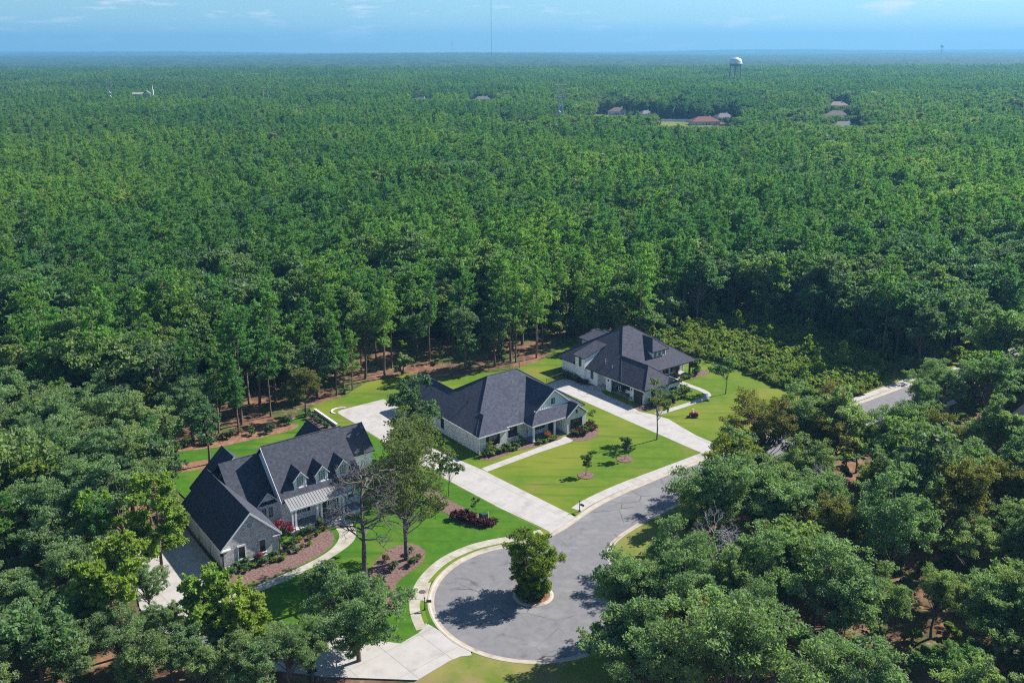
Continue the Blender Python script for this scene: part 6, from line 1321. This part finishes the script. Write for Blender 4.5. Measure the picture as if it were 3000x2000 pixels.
# power line towers
def lattice(x, y, rz, label, hgt):
    t = empty('power_pylon', (x, y, GZ), rz, label, 'pylon'); s = hgt / 31.0
    bm = bmesh.new(); q = .26 * s
    for sx in (-1, 1):
        for sy in (-1, 1):
            bm_tube(bm, [(sx * 2.2 * s, sy * 2 * s, 0), (sx * .9 * s, sy * .5 * s, 20.5 * s)], [q, q], 4)
    for k in range(6):
        z0, z1 = 3.4 * k * s, 3.4 * (k + 1) * s; w0, w1 = (2.2 - .217 * k) * s, (2.2 - .217 * (k + 1)) * s
        for sy in (-1, 1): bm_tube(bm, [(-w0, sy * (2 - .25 * k) * s, z0), (w1, sy * (2 - .25 * (k + 1)) * s, z1)], [q * .6, q * .6], 4); bm_tube(bm, [(w0, sy * (2 - .25 * k) * s, z0), (-w1, sy * (2 - .25 * (k + 1)) * s, z1)], [q * .6, q * .6], 4)
    from_bm('tower_body', bm, M['chrome'], t)
    bm = bmesh.new()
    for sx in (-1, 1): bm_tube(bm, [(sx * .9 * s, 0, 20.5 * s), (sx * 2.7 * s, 0, 31 * s)], [q, q], 4); bm_tube(bm, [(sx * .9 * s, 0, 20.5 * s), (sx * 1.2 * s, 0, 31 * s)], [q * .6, q * .6], 4)
    bm_tube(bm, [(-3.2 * s, 0, 31 * s), (3.2 * s, 0, 31 * s)], [q, q], 4); bm_tube(bm, [(-2.9 * s, 0, 24 * s), (2.9 * s, 0, 24 * s)], [q, q], 4); from_bm('cross_arm', bm, M['chrome'], t)
lattice(-422, 1005, .2, 'pale lattice power pylon left of the far church', 32.5); lattice(35, 677, .2, 'tall lattice power pylon before the far houses', 39)
t = empty('power_poles', (-239, 928, GZ), .1, 'pale H shaped wooden power pole rising from the forest', 'pylon')
for s in (-1, 1):
    bm = bmesh.new(); bm_tube(bm, [(s * 2.3, 0, 0), (s * 2.3, 0, 31)], [.34, .28], 6); from_bm('pole', bm, M['oldwalk'], t)
bm = bmesh.new(); box(bm, -4.4, 4.4, -.2, .2, 26.6, 27.2); from_bm('cross_arm', bm, M['oldwalk'], t)
# radio masts at the horizon
def mast(x, y, h, w, label):
    t = empty('radio_mast', (x, y, GZ), 0, label, 'mast'); bm = bmesh.new()
    for k in range(3):
        a = k * 2.094; bm_tube(bm, [(w * math.cos(a), w * math.sin(a), 0), (w * math.cos(a), w * math.sin(a), h)], [w * .35, w * .35], 4)
    n = int(h / 12)
    for k in range(n):
        for j in range(3):
            a, b = j * 2.094, (j + 1) * 2.094; bm_tube(bm, [(w * math.cos(a), w * math.sin(a), h * k / n), (w * math.cos(b), w * math.sin(b), h * (k + 1) / n)], [w * .2, w * .2], 3)
    from_bm('tower_body', bm, M['greysiding'], t)
    bm = bmesh.new()
    for k in range(3):
        a = k * 2.094 + .4
        for z in (.35, .68, .97): bm_tube(bm, [(0, 0, h * z), (h * .5 * math.cos(a), h * .5 * math.sin(a), 0)], [.05, .05], 3)
    from_bm('guy_wires', bm, M['black'], t)
mast(-73, 3520, 300, .75, 'very tall thin guyed radio mast reaching above the picture'); mast(-430, 7000, 118, 1.6, 'small radio mast on the horizon left of the tall one')
t = empty('water_tower', (3080, 6900, GZ), 0, 'tiny dark water tower silhouette on the horizon at the right', 'water tower')
bm = bmesh.new(); bm_tube(bm, [(0, 0, 60), (0, 0, 66), (0, 0, 76), (0, 0, 82)], [4, 13, 13, 5], 14); from_bm('tank', bm, M['greysiding'], t)
bm = bmesh.new(); bm_tube(bm, [(0, 0, 0), (0, 0, 60)], [4, 4], 10); from_bm('leg', bm, M['greysiding'], t)

# ------------------------------------------------------------------ air
bm = bmesh.new(); box(bm, -16800, 16800, -16800, 17300, -1.3, 310)
hz = tag(from_bm('haze', bm, []), kind='stuff')
m = D.materials.new('haze'); m.use_nodes = True; m.node_tree.nodes.clear()
o_ = m.node_tree.nodes.new('ShaderNodeOutputMaterial'); v_ = m.node_tree.nodes.new('ShaderNodeVolumePrincipled')
v_.inputs['Color'].default_value = (0.20, 0.52, 0.83, 1); v_.inputs['Density'].default_value = HAZE; v_.inputs['Anisotropy'].default_value = 0.15
m.node_tree.links.new(v_.outputs['Volume'], o_.inputs['Volume']); hz.data.materials.append(m)
